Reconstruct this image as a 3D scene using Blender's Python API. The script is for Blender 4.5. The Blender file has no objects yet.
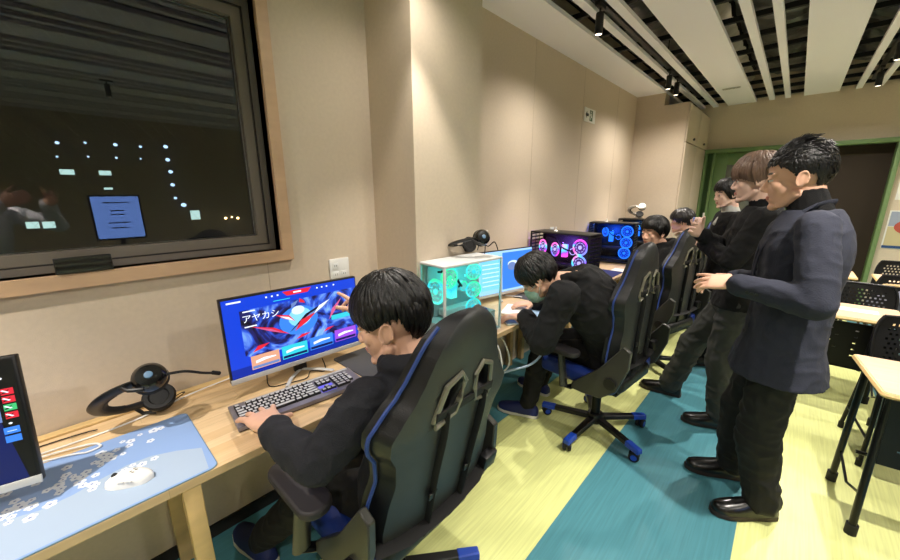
import bpy, bmesh, math, random
from math import sin, cos, pi, radians
from mathutils import Vector, Matrix, noise
random.seed(7)
SC = bpy.context.scene
COL = SC.collection
V = Vector

# ------------------------------------------------------------------ materials
def srgb(c):
    return tuple(((x / 12.92) if x <= 0.04045 else ((x + 0.055) / 1.055) ** 2.4) for x in c)

def mat(name, c=(0.5, 0.5, 0.5), rough=0.6, metal=0.0, emit=None, estr=0.0, trans=0.0, ior=1.45, var=0.0, vscale=20, bump=0.0,
        bscale=200, stretch=(1, 1, 1), sheen=0.0, alpha=1.0, coat=0.0):
    m = bpy.data.materials.new(name); m.use_nodes = True
    nt = m.node_tree; b = nt.nodes['Principled BSDF']
    col = (*srgb(c), 1)
    b.inputs['Base Color'].default_value = col
    b.inputs['Roughness'].default_value = rough
    b.inputs['Metallic'].default_value = metal
    b.inputs['IOR'].default_value = ior
    b.inputs['Transmission Weight'].default_value = trans
    b.inputs['Alpha'].default_value = alpha
    b.inputs['Sheen Weight'].default_value = sheen
    b.inputs['Coat Weight'].default_value = coat
    if emit:
        b.inputs['Emission Color'].default_value = (*srgb(emit), 1)
        b.inputs['Emission Strength'].default_value = estr
    if var or bump:
        tc = nt.nodes.new('ShaderNodeTexCoord'); mp = nt.nodes.new('ShaderNodeMapping')
        mp.inputs['Scale'].default_value = stretch
        nt.links.new(tc.outputs['Object'], mp.inputs['Vector'])
    if var:
        n = nt.nodes.new('ShaderNodeTexNoise'); n.inputs['Scale'].default_value = vscale; n.inputs['Detail'].default_value = 5
        r = nt.nodes.new('ShaderNodeMapRange'); r.inputs['To Min'].default_value = 1 - var; r.inputs['To Max'].default_value = 1 + var
        r.inputs['From Min'].default_value = 0.3; r.inputs['From Max'].default_value = 0.7
        mx = nt.nodes.new('ShaderNodeVectorMath'); mx.operation = 'SCALE'
        mx.inputs[0].default_value = col[:3]
        nt.links.new(mp.outputs[0], n.inputs['Vector']); nt.links.new(n.outputs['Fac'], r.inputs['Value'])
        nt.links.new(r.outputs[0], mx.inputs['Scale']); nt.links.new(mx.outputs[0], b.inputs['Base Color'])
    if bump:
        n2 = nt.nodes.new('ShaderNodeTexNoise'); n2.inputs['Scale'].default_value = bscale
        bp = nt.nodes.new('ShaderNodeBump'); bp.inputs['Strength'].default_value = bump; bp.inputs['Distance'].default_value = 0.004
        nt.links.new(mp.outputs[0], n2.inputs['Vector']); nt.links.new(n2.outputs['Fac'], bp.inputs['Height'])
        nt.links.new(bp.outputs[0], b.inputs['Normal'])
    return m

def glow(name, c, s):
    m = bpy.data.materials.new(name); m.use_nodes = True; nt = m.node_tree
    b = nt.nodes['Principled BSDF']; b.inputs['Base Color'].default_value = (0, 0, 0, 1); b.inputs['Roughness'].default_value = 0.4
    b.inputs['Emission Color'].default_value = (*srgb(c), 1); b.inputs['Emission Strength'].default_value = s
    return m

def floor_mat():
    m = bpy.data.materials.new('striped_vinyl'); m.use_nodes = True; nt = m.node_tree; N = nt.nodes; L = nt.links
    b = N['Principled BSDF']; tc = N.new('ShaderNodeTexCoord'); sx = N.new('ShaderNodeSeparateXYZ'); L.new(tc.outputs['Object'], sx.inputs[0])
    a = N.new('ShaderNodeMath'); a.operation = 'ADD'; a.inputs[1].default_value = 1.212 + 0.622 * 20
    L.new(sx.outputs['X'], a.inputs[0])
    d = N.new('ShaderNodeMath'); d.operation = 'DIVIDE'; d.inputs[1].default_value = 0.622 * 2; L.new(a.outputs[0], d.inputs[0])
    f = N.new('ShaderNodeMath'); f.operation = 'FRACT'; L.new(d.outputs[0], f.inputs[0])
    g = N.new('ShaderNodeMath'); g.operation = 'GREATER_THAN'; g.inputs[1].default_value = 0.5; L.new(f.outputs[0], g.inputs[0])
    mx = N.new('ShaderNodeMix'); mx.data_type = 'RGBA'
    mx.inputs['A'].default_value = (*srgb((0.81, 0.83, 0.555)), 1); mx.inputs['B'].default_value = (*srgb((0.29, 0.51, 0.555)), 1)
    L.new(g.outputs[0], mx.inputs['Factor'])
    mp = N.new('ShaderNodeMapping'); mp.inputs['Scale'].default_value = (70, 2.2, 1); L.new(tc.outputs['Object'], mp.inputs[0])
    n = N.new('ShaderNodeTexNoise'); n.inputs['Scale'].default_value = 1.6; n.inputs['Detail'].default_value = 6; L.new(mp.outputs[0], n.inputs['Vector'])
    r = N.new('ShaderNodeMapRange'); r.inputs['From Min'].default_value = 0.3; r.inputs['From Max'].default_value = 0.7
    r.inputs['To Min'].default_value = 0.88; r.inputs['To Max'].default_value = 1.10; L.new(n.outputs['Fac'], r.inputs['Value'])
    vm = N.new('ShaderNodeVectorMath'); vm.operation = 'SCALE'; L.new(mx.outputs['Result'], vm.inputs[0]); L.new(r.outputs[0], vm.inputs['Scale'])
    L.new(vm.outputs[0], b.inputs['Base Color']); b.inputs['Roughness'].default_value = 0.38
    b.inputs['Specular IOR Level'].default_value = 0.35
    bp = N.new('ShaderNodeBump'); bp.inputs['Strength'].default_value = 0.15; bp.inputs['Distance'].default_value = 0.002
    L.new(n.outputs['Fac'], bp.inputs['Height']); L.new(bp.outputs[0], b.inputs['Normal'])
    return m

def wood_mat(name, c1, c2, rough=0.45, block=True, axis='Y'):
    m = bpy.data.materials.new(name); m.use_nodes = True; nt = m.node_tree; N = nt.nodes; L = nt.links
    b = N['Principled BSDF']; tc = N.new('ShaderNodeTexCoord'); mp = N.new('ShaderNodeMapping')
    rot = (0, 0, pi / 2) if axis == 'Y' else (0, 0, 0)
    mp.inputs['Rotation'].default_value = rot; L.new(tc.outputs['Object'], mp.inputs[0])
    br = N.new('ShaderNodeTexBrick'); br.inputs['Scale'].default_value = 1; br.inputs['Brick Width'].default_value = 0.45
    br.inputs['Row Height'].default_value = 0.045; br.inputs['Mortar Size'].default_value = 0.0004 if block else 0
    br.inputs['Color1'].default_value = (*srgb(c1), 1); br.inputs['Color2'].default_value = (*srgb(c2), 1)
    br.inputs['Mortar'].default_value = (*srgb(tuple(x * .85 for x in c2)), 1); br.offset = 0.37
    L.new(mp.outputs[0], br.inputs['Vector'])
    m2 = N.new('ShaderNodeMapping'); m2.inputs['Scale'].default_value = (4, 90, 20); L.new(mp.outputs[0], m2.inputs[0])
    n = N.new('ShaderNodeTexNoise'); n.inputs['Scale'].default_value = 1; n.inputs['Detail'].default_value = 6; L.new(m2.outputs[0], n.inputs['Vector'])
    r = N.new('ShaderNodeMapRange'); r.inputs['From Min'].default_value = .3; r.inputs['From Max'].default_value = .7
    r.inputs['To Min'].default_value = 0.88; r.inputs['To Max'].default_value = 1.07; L.new(n.outputs['Fac'], r.inputs['Value'])
    vm = N.new('ShaderNodeVectorMath'); vm.operation = 'SCALE'; L.new(r.outputs[0], vm.inputs['Scale'])
    if block: L.new(br.outputs['Color'], vm.inputs[0])
    else: vm.inputs[0].default_value = srgb(c1)
    L.new(vm.outputs[0], b.inputs['Base Color']); b.inputs['Roughness'].default_value = rough
    return m

M = {}
M['wall'] = mat('wallpaper_beige', (0.80, 0.74, 0.66), 0.85, var=0.03, vscale=60, bump=0.15, bscale=400)
M['wall_far'] = mat('wallpaper_far', (0.83, 0.775, 0.69), 0.85, var=0.03, vscale=60)
M['ceil'] = mat('ceiling_white', (0.975, 0.97, 1.0), 0.8)
M['plenum'] = mat('plenum_black', (0.06, 0.06, 0.065), 0.8)
M['joist'] = mat('joist_black', (0.035, 0.035, 0.04), 0.6)
M['foil'] = mat('duct_foil', (0.90, 0.89, 0.86), 0.30, 0.6, var=0.25, vscale=6)
M['foil_shaded'] = mat('duct_foil_shaded', (0.50, 0.50, 0.50), 0.32, 0.75, var=0.5, vscale=6)  # copy of the foil with the dimness of its slots put into the colour
M['seam'] = mat('wall_seam', (0.70, 0.64, 0.56), 0.8)
M['floor'] = floor_mat()
M['wood'] = wood_mat('pine_worktop', (0.84, 0.73, 0.575), (0.79, 0.67, 0.50))
M['wood_edge'] = wood_mat('pine_plain', (0.79, 0.67, 0.46), (0.74, 0.60, 0.42), block=False)
M['frame_wood'] = wood_mat('casing_maple', (0.77, 0.64, 0.51), (0.74, 0.62, 0.46), block=False)
M['table'] = wood_mat('table_laminate', (0.75, 0.65, 0.54), (0.72, 0.62, 0.5), block=False, axis='X')
M['alu'] = mat('window_aluminium', (0.47, 0.44, 0.40), 0.45, 0.35)
M['alu_dark'] = mat('window_gasket', (0.16, 0.145, 0.13), 0.5, 0.2)
M['glass'] = mat('pane_glass', (1, 1, 1), 0.0, trans=1.0, ior=1.52)
M['green'] = mat('door_green', (0.42, 0.53, 0.34), 0.55)
M['green_dark'] = mat('door_green_dark', (0.26, 0.37, 0.22), 0.55)
M['frost'] = mat('door_glass', (0.55, 0.56, 0.52), 0.25, trans=0.4)
M['room_dark'] = mat('dark_room', (0.20, 0.165, 0.125), 0.8)
M['black'] = mat('black_plastic', (0.055, 0.055, 0.06), 0.42)
M['black_gloss'] = mat('black_gloss', (0.03, 0.03, 0.035), 0.15, coat=0.3)
M['black_metal'] = mat('black_metal', (0.08, 0.08, 0.085), 0.35, 0.5)
M['rubber'] = mat('rubber', (0.06, 0.06, 0.06), 0.7)
M['leather'] = mat('grey_leatherette', (0.17, 0.178, 0.178), 0.40, bump=0.25, bscale=500)
M['leather_side'] = mat('black_leatherette', (0.055, 0.058, 0.072), 0.38, bump=0.25, bscale=500)
M['blue'] = mat('blue_plastic', (0.10, 0.26, 0.68), 0.38)
M['blue_leather'] = mat('blue_leatherette', (0.07, 0.16, 0.42), 0.42)
M['piping'] = mat('blue_piping', (0.16, 0.25, 0.50), 0.5)
M['trim'] = mat('taupe_trim', (0.46, 0.45, 0.39), 0.35, 0.2)
M['olive_grey'] = mat('grey_bracket', (0.22, 0.22, 0.20), 0.35, 0.2)
M['pad'] = mat('armrest_pad', (0.16, 0.15, 0.155), 0.6)
M['white'] = mat('white_plastic', (0.88, 0.88, 0.87), 0.35)
M['white_metal'] = mat('white_case', (0.82, 0.83, 0.83), 0.4)
M['silver'] = mat('silver', (0.80, 0.80, 0.80), 0.35, 0.3)
M['case_glass'] = mat('case_glass', (0.97, 1.0, 1.0), 0.02, trans=1.0, ior=1.1)
M['skin'] = mat('skin', (0.85, 0.67, 0.57), 0.5, var=0.04, vscale=30)
M['skin_pale'] = mat('skin_pale', (0.84, 0.70, 0.63), 0.5, var=0.04, vscale=30)
M['lip'] = mat('lips', (0.70, 0.46, 0.41), 0.5)
M['hair'] = mat('hair_black', (0.04, 0.036, 0.036), 0.42, bump=0.4, bscale=60, stretch=(6, 6, 1))
M['hair_brown'] = mat('hair_brown', (0.42, 0.33, 0.27), 0.45, bump=0.4, bscale=60, stretch=(6, 6, 1))
M['hair_grey'] = mat('hair_dark', (0.13, 0.12, 0.12), 0.35)
M['eye_white'] = mat('eye_white', (0.85, 0.83, 0.8), 0.2)
M['iris'] = mat('iris', (0.08, 0.05, 0.04), 0.15)
M['navy_fleece'] = mat('navy_fleece', (0.105, 0.11, 0.135), 0.9, bump=0.5, bscale=300, var=0.12, vscale=40)
M['black_cotton'] = mat('black_cotton', (0.042, 0.044, 0.050), 0.9, bump=0.4, bscale=300, var=0.1)
M['black_knit'] = mat('black_knit', (0.03, 0.032, 0.04), 0.95, bump=0.5, bscale=400)
M['black_trouser'] = mat('black_trouser', (0.036, 0.036, 0.038), 0.85, bump=0.2)
M['grey_trouser'] = mat('grey_trouser', (0.22, 0.225, 0.215), 0.85, bump=0.2, var=0.08)
M['blazer'] = mat('navy_blazer', (0.135, 0.148, 0.20), 0.9, bump=0.3, var=0.08, vscale=80)
M['grey_hood'] = mat('grey_fleece', (0.66, 0.66, 0.64), 0.9, var=0.15, vscale=12)
M['shirt'] = mat('light_shirt', (0.85, 0.86, 0.88), 0.85)
M['shoe'] = mat('black_leather_shoe', (0.04, 0.035, 0.035), 0.28, coat=0.3)
M['sole'] = mat('shoe_sole', (0.17, 0.13, 0.11), 0.6)
M['sneaker'] = mat('blue_sneaker', (0.10, 0.14, 0.34), 0.6)
M['sneaker_sole'] = mat('white_sole', (0.80, 0.79, 0.74), 0.6)
M['mask'] = mat('face_mask', (0.62, 0.76, 0.70), 0.8)
M['paper'] = mat('paper', (0.92, 0.92, 0.90), 0.8)
M['ink'] = mat('ink', (0.10, 0.12, 0.14), 0.8)
M['ink_blue'] = mat('ink_blue', (0.16, 0.30, 0.50), 0.8)
M['mat_blue'] = mat('mousemat_blue', (0.50, 0.61, 0.79), 0.65)
M['mat_pale'] = mat('mousemat_pale', (0.60, 0.67, 0.76), 0.65)
M['mat_edge'] = mat('mousemat_edge', (0.40, 0.52, 0.60), 0.7)
M['petal'] = mat('petal_white', (0.80, 0.83, 0.88), 0.65)
M['petal_c'] = mat('petal_heart', (0.44, 0.50, 0.68), 0.65)
M['mat_grey'] = mat('mousemat_grey', (0.27, 0.27, 0.28), 0.75)
M['mat_navy'] = mat('mousemat_navy', (0.10, 0.13, 0.38), 0.75)
M['key'] = mat('keycap', (0.68, 0.68, 0.68), 0.45)
M['keyside'] = mat('keyside', (0.13, 0.13, 0.14), 0.5)
M['kb_metal'] = mat('keyboard_plate', (0.50, 0.49, 0.53), 0.35, 0.5)

# ------------------------------------------------------------------ mesh helpers
def tagp(o, label=None, cat=None, group=None, kind=None):
    if label: o['label'] = label
    if cat: o['category'] = cat
    if group: o['group'] = group
    if kind: o['kind'] = kind
    return o

def empty(name, loc=(0, 0, 0), rz=0, **k):
    o = bpy.data.objects.new(name, None); COL.objects.link(o); o.location = loc; o.rotation_euler = (0, 0, rz)
    o.empty_display_size = 0.1
    return tagp(o, **k)

def frame_from(z):
    z = V(z).normalized(); a = V((0, 0, 1)) if abs(z.z) < 0.95 else V((1, 0, 0))
    x = a.cross(z).normalized(); y = z.cross(x); return x, y, z

class MB:
    def __init__(s): s.bm = bmesh.new(); s.mats = []; s.mi = 0
    def use(s, m):
        if m not in s.mats: s.mats.append(m)
        s.mi = s.mats.index(m); return s
    def _mark(s, faces):
        for f in faces: f.material_index = s.mi
    def box(s, c, d, bev=0.0, rz=0.0, mtx=None, seg=2):
        t = bmesh.new(); bmesh.ops.create_cube(t, size=1)
        for v in t.verts: v.co = V((v.co.x * d[0], v.co.y * d[1], v.co.z * d[2]))
        if bev: bmesh.ops.bevel(t, geom=list(t.edges), offset=min(bev, min(d) * .49), segments=seg, affect='EDGES', profile=0.5)
        X = Matrix.Translation(V(c)) @ (Matrix.Rotation(rz, 4, 'Z') if rz else Matrix.Identity(4))
        if mtx is not None: X = Matrix.Translation(V(c)) @ mtx.to_4x4()
        t.transform(X); s._merge(t); return s
    def _merge(s, t):
        t.verts.ensure_lookup_table(); vs = [s.bm.verts.new(v.co) for v in t.verts]
        for v, n in zip(t.verts, range(len(vs))): v.index = n
        for f in t.faces:
            try: nf = s.bm.faces.new([vs[v.index] for v in f.verts]); nf.material_index = s.mi
            except ValueError: pass
        t.free()
    def ring(s, pts):
        return [s.bm.verts.new(p) for p in pts]
    def skin(s, rings, cap=True, closed=True):
        fs = []
        for a, b in zip(rings, rings[1:]):
            n = len(a)
            for i in range(n if closed else n - 1):
                j = (i + 1) % n
                try: fs.append(s.bm.faces.new((a[i], a[j], b[j], b[i])))
                except ValueError: pass
        if cap:
            try: fs.append(s.bm.faces.new(list(reversed(rings[0]))))
            except ValueError: pass
            try: fs.append(s.bm.faces.new(rings[-1]))
            except ValueError: pass
        s._mark(fs); return s
    def cyl(s, a, b, r0, r1=None, n=16, cap=True):
        r1 = r0 if r1 is None else r1; a = V(a); b = V(b); x, y, z = frame_from(b - a)
        R = [[p + x * (r * cos(2 * pi * i / n)) + y * (r * sin(2 * pi * i / n)) for i in range(n)] for p, r in ((a, r0), (b, r1))]
        return s.skin([s.ring(q) for q in R], cap)
    def tube(s, pts, r, n=8, closed=False, flat=1.0, up=None):
        pts = [V(p) for p in pts]; m = len(pts); rings = []
        prev = None
        for i, p in enumerate(pts):
            if closed: t = (pts[(i + 1) % m] - pts[i - 1])
            else: t = pts[min(i + 1, m - 1)] - pts[max(i - 1, 0)]
            t.normalize()
            if up is not None: x = V(up).cross(t).normalized() if V(up).cross(t).length > 1e-4 else frame_from(t)[0]
            elif prev is None: x = frame_from(t)[0]
            else:
                x = prev - t * prev.dot(t)
                x = x.normalized() if x.length > 1e-5 else frame_from(t)[0]
            prev = x; y = t.cross(x); rr = r[i] if isinstance(r, (list, tuple)) else r
            rings.append(s.ring([p + x * (rr * cos(2 * pi * k / n)) + y * (rr * flat * sin(2 * pi * k / n)) for k in range(n)]))
        if closed: rings.append(rings[0]); return s.skin(rings, False)
        return s.skin(rings, True)
    def lathe(s, prof, c=(0, 0, 0), axis=(0, 0, 1), n=24):
        x, y, z = frame_from(axis); c = V(c); rings = []
        for r, h in prof: rings.append(s.ring([c + z * h + x * (r * cos(2 * pi * i / n)) + y * (r * sin(2 * pi * i / n)) for i in range(n)]))
        return s.skin(rings, True)
    def prism(s, poly, o, ux, uy, depth, bev=0):
        o = V(o); ux = V(ux); uy = V(uy); nz = ux.cross(uy).normalized() * depth
        a = s.ring([o + ux * p[0] + uy * p[1] for p in poly]); b = s.ring([o + ux * p[0] + uy * p[1] + nz for p in poly])
        return s.skin([a, b], True)
    def quad(s, pts):
        f = s.bm.faces.new([s.bm.verts.new(p) for p in pts]); f.material_index = s.mi; return s
    def ell(s, c, r, n=12, rot=None):
        t = bmesh.new(); bmesh.ops.create_uvsphere(t, u_segments=n * 2, v_segments=n, radius=1)
        X = Matrix.Diagonal((r[0], r[1], r[2], 1))
        if rot is not None: X = rot.to_4x4() @ X
        t.transform(Matrix.Translation(V(c)) @ X); s._merge(t); return s
    def build(s, name, m=None, parent=None, smooth=True, angle=40, loc=None, **k):
        me = bpy.data.meshes.new(name)
        bmesh.ops.recalc_face_normals(s.bm, faces=s.bm.faces[:])
        s.bm.to_mesh(me); s.bm.free()
        if m is not None and not s.mats: me.materials.append(m)
        for q in s.mats: me.materials.append(q)
        if smooth:
            me.shade_smooth()
            try: me.set_sharp_from_angle(angle=radians(angle))
            except Exception: pass
        o = bpy.data.objects.new(name, me); COL.objects.link(o)
        if parent is not None: o.parent = parent
        if loc is not None: o.location = loc
        return tagp(o, **k)

def copy_tree(o, parent=None):
    c = o.copy(); COL.objects.link(c)
    if parent is not None: c.parent = parent
    for ch in list(o.children): copy_tree(ch, c)
    return c

def evaluated(o):
    dg = bpy.context.evaluated_depsgraph_get(); dg.update()
    return bpy.data.meshes.new_from_object(o.evaluated_get(dg))

def arc(c, r, a0, a1, n, ux=(1, 0, 0), uy=(0, 1, 0)):
    return [V(c) + V(ux) * (r * cos(a0 + (a1 - a0) * i / n)) + V(uy) * (r * sin(a0 + (a1 - a0) * i / n)) for i in range(n + 1)]

def rrect(w, h, r, n=4):
    pts = []
    for cx, cy, a in ((w / 2 - r, h / 2 - r, 0), (-w / 2 + r, h / 2 - r, pi / 2), (-w / 2 + r, -h / 2 + r, pi), (w / 2 - r, -h / 2 + r, 1.5 * pi)):
        pts += [(cx + r * cos(a + pi / 2 * i / n), cy + r * sin(a + pi / 2 * i / n)) for i in range(n + 1)]
    return pts

def catmull(P, n=6):
    P = [V(p) for p in P]; out = []
    for i in range(len(P) - 1):
        a = P[max(i - 1, 0)]; b = P[i]; c = P[i + 1]; d = P[min(i + 2, len(P) - 1)]
        for k in range(n):
            t = k / n
            out.append(0.5 * ((2 * b) + (c - a) * t + (2 * a - 5 * b + 4 * c - d) * t * t + (3 * b - a - 3 * c + d) * t ** 3))
    out.append(P[-1]); return out

def text_mesh(s, name, size, m, mtx, parent=None, ext=0.0005, align='LEFT', **k):
    cu = bpy.data.curves.new(name, 'FONT'); cu.body = s; cu.size = size; cu.extrude = ext; cu.align_x = align
    o = bpy.data.objects.new(name, cu); COL.objects.link(o)
    me = evaluated(o); bpy.data.objects.remove(o); bpy.data.curves.remove(cu)
    me.transform(mtx); me.materials.clear(); me.materials.append(m)
    o = bpy.data.objects.new(name, me); COL.objects.link(o)
    if parent is not None: o.parent = parent
    return tagp(o, **k)
# ------------------------------------------------------------------ room shell
XW = -1.665; H = 2.64; D = 6.63; XR = 4.4; YB = -3.2
def struct(mb, name, m=None, **k): return mb.build(name, m, smooth=False, kind='structure', **k)
b = MB(); b.box(((XW + XR) / 2 - .3, (YB + D) / 2 + .75, -0.05), (XR - XW + .8, D - YB + 1.9, 0.1)); struct(b, 'floor', M['floor'])
WY0, WY1, WZ0, WZ1 = -1.55, 0.665, 1.235, 2.225
b = MB(); T = 0.16; x = XW - T / 2
b.box((x, (YB + WY0) / 2, H / 2 + .2), (T, WY0 - YB, H + .4)); b.box((x, (WY1 + D) / 2, H / 2 + .2), (T, D - WY1, H + .4))
b.box((x, (WY0 + WY1) / 2, WZ0 / 2), (T, WY1 - WY0, WZ0)); b.box((x, (WY0 + WY1) / 2, (WZ1 + H + .4) / 2), (T, WY1 - WY0, H + .4 - WZ1))
struct(b, 'wall_left', M['wall'])
for i, (ys, z0, z1) in enumerate([(0.60, 0.0, 1.19), (-0.62, 0.0, 1.19), (2.78, 0, H), (3.70, 0, H), (4.62, 0, H)]):
    b = MB(); b.box((XW + 0.0006, ys, (z0 + z1) / 2), (0.0012, 0.003, z1 - z0)); struct(b, 'trim_%d' % (i + 1), M['seam'])
b = MB(); b.box(((XW - 1.334) / 2 - .002, (1.185 + 1.680) / 2, H / 2), (-1.334 - XW + .004, 0.495, H)); struct(b, 'wall_column', M['wall'])
b = MB(); b.box((XR + .05, (YB + D) / 2, H / 2 + .2), (.1, D - YB, H + .4)); struct(b, 'wall_right', M['wall_far'])
b = MB(); b.box(((XW + XR) / 2, YB - .05, H / 2 + .2), (XR - XW + .2, .1, H + .4)); struct(b, 'wall_back', M['wall_far'])
# closet on the left of the far wall
CXR = -1.085; CY = 5.26
b = MB(); b.box(((XW + CXR) / 2, (CY + D) / 2, 1.25), (CXR - XW, D - CY, 2.50)); struct(b, 'wall_closet', M['wall'])
b = MB(); b.box(((XW + CXR) / 2 - .13, CY + .1, 2.57), (CXR - XW - .26, .2, .14)); struct(b, 'wall_closet_top', M['wall'])
cab = empty('cupboard', (CXR + .002, (CY + D) / 2, 0), label='beige built-in cupboard doors on the side of the closet block beside the green door', cat='cupboard')
for z0, z1, hz in ((0.03, 2.055, 1.0), (2.065, 2.49, 2.12)):
    for y0, y1 in ((CY + .01, 5.93), (5.94, D - .02)):
        if y0 > 5.9 and z0 < 1: pass
        dr = MB().box((0.008, (y0 + y1) / 2 - (CY + D) / 2, (z0 + z1) / 2), (.016, y1 - y0, z1 - z0), .002).build('door', M['wall'], cab)
        hb = MB(); hb.lathe([(.008, 0), (.014, .006), (.016, .018), (.01, .024)], (0.016, y0 - (CY + D) / 2 + .36, hz), (1, 0, 0), 14)
        hb.build('handle', M['black_metal'], dr)
# far wall with the door opening
DX0, DX1, DZ = -1.045, 0.745, 2.02
b = MB(); b.box(((DX1 + XR) / 2, D + .06, H / 2 + .2), (XR - DX1, .12, H + .4)); b.box(((DX0 + DX1) / 2, D + .06, (DZ + H + .4) / 2), (DX1 - DX0, .12, H + .4 - DZ))
b.box(((DX0 + XW) / 2, D + .06, H / 2 + .2), (DX0 - XW, .12, H + .4))
struct(b, 'wall_far', M['wall_far'])
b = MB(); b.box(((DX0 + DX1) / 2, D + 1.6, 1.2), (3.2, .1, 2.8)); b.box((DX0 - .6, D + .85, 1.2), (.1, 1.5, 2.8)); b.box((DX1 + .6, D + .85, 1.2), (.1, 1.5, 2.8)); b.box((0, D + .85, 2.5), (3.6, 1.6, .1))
struct(b, 'wall_corridor', M['room_dark'])
door = empty('door_1', (0, D, 0), kind='structure')
b = MB(); b.box(((DX0 + DX1) / 2, -.02, DZ + .02), (DX1 - DX0 + .1, .16, .05), .004)
for xx in (DX0 - .01, DX1 + .012): b.box((xx, -.02, DZ / 2), (.04, .16, DZ), .004)
b.box((-0.955, .0, DZ / 2), (.03, .10, DZ)); b.build('door_frame', M['green'], door)
b = MB(); lx0, lx1 = -0.94, 0.05
b.use(M['green']); b.box((lx0 + .07, .03, DZ / 2), (.14, .04, DZ - .02), .003); b.box((lx1 - .07, .03, DZ / 2), (.14, .04, DZ - .02), .003)
b.box(((lx0 + lx1) / 2, .03, DZ - .09), (lx1 - lx0 - .28, .04, .16), .003); b.box(((lx0 + lx1) / 2, .03, .5), (lx1 - lx0 - .28, .04, .96), .003)
b.build('door_panel', None, door)
MB().box(((lx0 + lx1) / 2, .035, 1.45), (lx1 - lx0 - .27, .012, .95)).build('pane', M['frost'], door)
MB().box((-1.0, .03, DZ / 2), (.09, .05, DZ - .02)).build('door_panel', M['green_dark'], door)
hb = MB(); hb.cyl((-.965, -.12, .42), (-.965, -.12, 1.18), .013, n=12)
for z in (.5, 1.1): hb.cyl((-.965, -.12, z), (-.965, .0, z), .008)
hb.build('handle', M['paper'], door)
dark_fill = empty('doorway_dark_sheet', (0, D + .09, 0), kind='structure')
MB().box((.41, .03, DZ / 2), (.70, .04, DZ - .01), .003).build('door_panel', M['room_dark'], dark_fill)  # dark sheet standing in for the darkness of the room beyond the opening
# window
win = empty('window_1', (XW, (WY0 + WY1) / 2, WZ0), kind='structure')
wc = (WY0 + WY1) / 2; WW = WY1 - WY0; WH = WZ1 - WZ0
def wframe(name, m, x0, x1, o, i, sill=None):
    b = MB()
    for sgn in (-1, 1): b.box(((x0 + x1) / 2, sgn * (WW / 2 + (o - i) / 2), WH / 2), (x1 - x0, o + i, WH - 2 * i), 0)
    for z, in ((-(o - i) / 2,), (WH + (o - i) / 2,)): b.box(((x0 + x1) / 2, 0, z), (x1 - x0, WW + 2 * o, o + i), 0)
    return b.build(name, m, win)
wframe('window_frame', M['frame_wood'], -.155, .022, .046, 0.0)
wframe('window_frame', M['alu'], -.15, -.05, -.001, .024)
wframe('gasket', M['alu_dark'], -.14, -.056, -.024, .029)
wframe('window_frame', M['alu'], -.12, -.064, -.029, .066)
wframe('gasket', M['paper'], -.097, -.091, -.064, .069)
MB().box((-.094, 0, WH / 2), (.006, WW - .12, WH - .12)).build('pane', M['glass'], win)
b = MB()   # wires cast into the pane
for k in range(-30, 62):
    for sg in (1, -1):
        y0 = -WW / 2 + k * .04; z0 = .07; L = WH - .14
        ya, yb = (y0, y0 + L * .75 * sg); za, zb = z0, z0 + L
        lo, hi = -WW / 2 + .07, WW / 2 - .07
        dy = yb - ya
        t0 = max(0, min((lo - ya) / dy, (hi - ya) / dy)); t1 = min(1, max((lo - ya) / dy, (hi - ya) / dy))
        if t1 - t0 < .02: continue
        b.cyl((-.0975, ya + dy * t0, za + L * t0), (-.0975, ya + dy * t1, za + L * t1), .00022, n=3, cap=False)
b.build('wire_mesh', M['black_metal'], win)
# ceiling: boards between open slots, joists and foil ducts above
def board(x0, x1, y0=YB, y1=D, z=H, t=.03, name='ceiling'):
    b = MB(); b.box(((x0 + x1) / 2, (y0 + y1) / 2, z + t / 2), (x1 - x0, y1 - y0, t)); return struct(b, name, M['ceil'])
board(XW, -1.338)
board(-1.338, -1.30, YB, YB + .01)
y1 = 6.5
board(-1.211, -1.158); board(-1.062, -1.003); board(-.894, -.588)
x0 = -.459
pat = [(-.459, -.404), (-.304, -.254), (-.132, .175), (.305, .357), (.470, .520)]
for a, c in pat: board(a, c)
xx = .640
while xx < XR - .4:
    for a, c in ((0, .306), (.435, .488), (.590, .640)):
        if xx + c < XR: board(xx + a, xx + c)
    xx += .770
b = MB()
y = YB + .1
while y < D:
    b.box(((XW + XR) / 2, y, H + .055), (XR - XW, .032, .035)); y += .42
struct(b, 'ceiling_joists', M['joist'])
b = MB(); b.box(((XW + XR) / 2, (YB + D) / 2, H + .44), (XR - XW + .4, D - YB + .4, .04)); struct(b, 'ceiling_deck', M['plenum'])
def foil(x0, x1, y0, y1, z, seed, m='foil_shaded'):
    b = MB(); nx = max(4, int((x1 - x0) / .035)); ny = int((y1 - y0) / .05); G = []
    for j in range(ny + 1):
        row = []
        for i in range(nx + 1):
            u = i / nx; px = x0 + (x1 - x0) * u; py = y0 + (y1 - y0) * j / ny
            q = noise.noise(V((px * 5 + seed, py * 5, seed))) * .035 + abs(noise.noise(V((px * 14 + seed, py * 14, 3)))) * .05
            row.append(b.bm.verts.new((px, py, z + q + .10 * (2 * u - 1) ** 2)))
        G.append(row)
    for j in range(ny):
        for i in range(nx): b.bm.faces.new((G[j][i], G[j][i + 1], G[j + 1][i + 1], G[j + 1][i]))
    o = b.build('ceiling_duct', M[m], angle=25, kind='structure'); return o
foil(-1.02, -.62, -.5, D - .3, H + .15, 1, 'foil'); foil(-.62, .02, 1.5, D - .3, H + .22, 5); foil(.2, .85, 2.2, D - .3, H + .18, 9); foil(1.1, 1.9, 0, D - .3, H + .2, 14)
foil(-1.6, -1.1, 2.0, D - .3, H + .26, 21)
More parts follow.
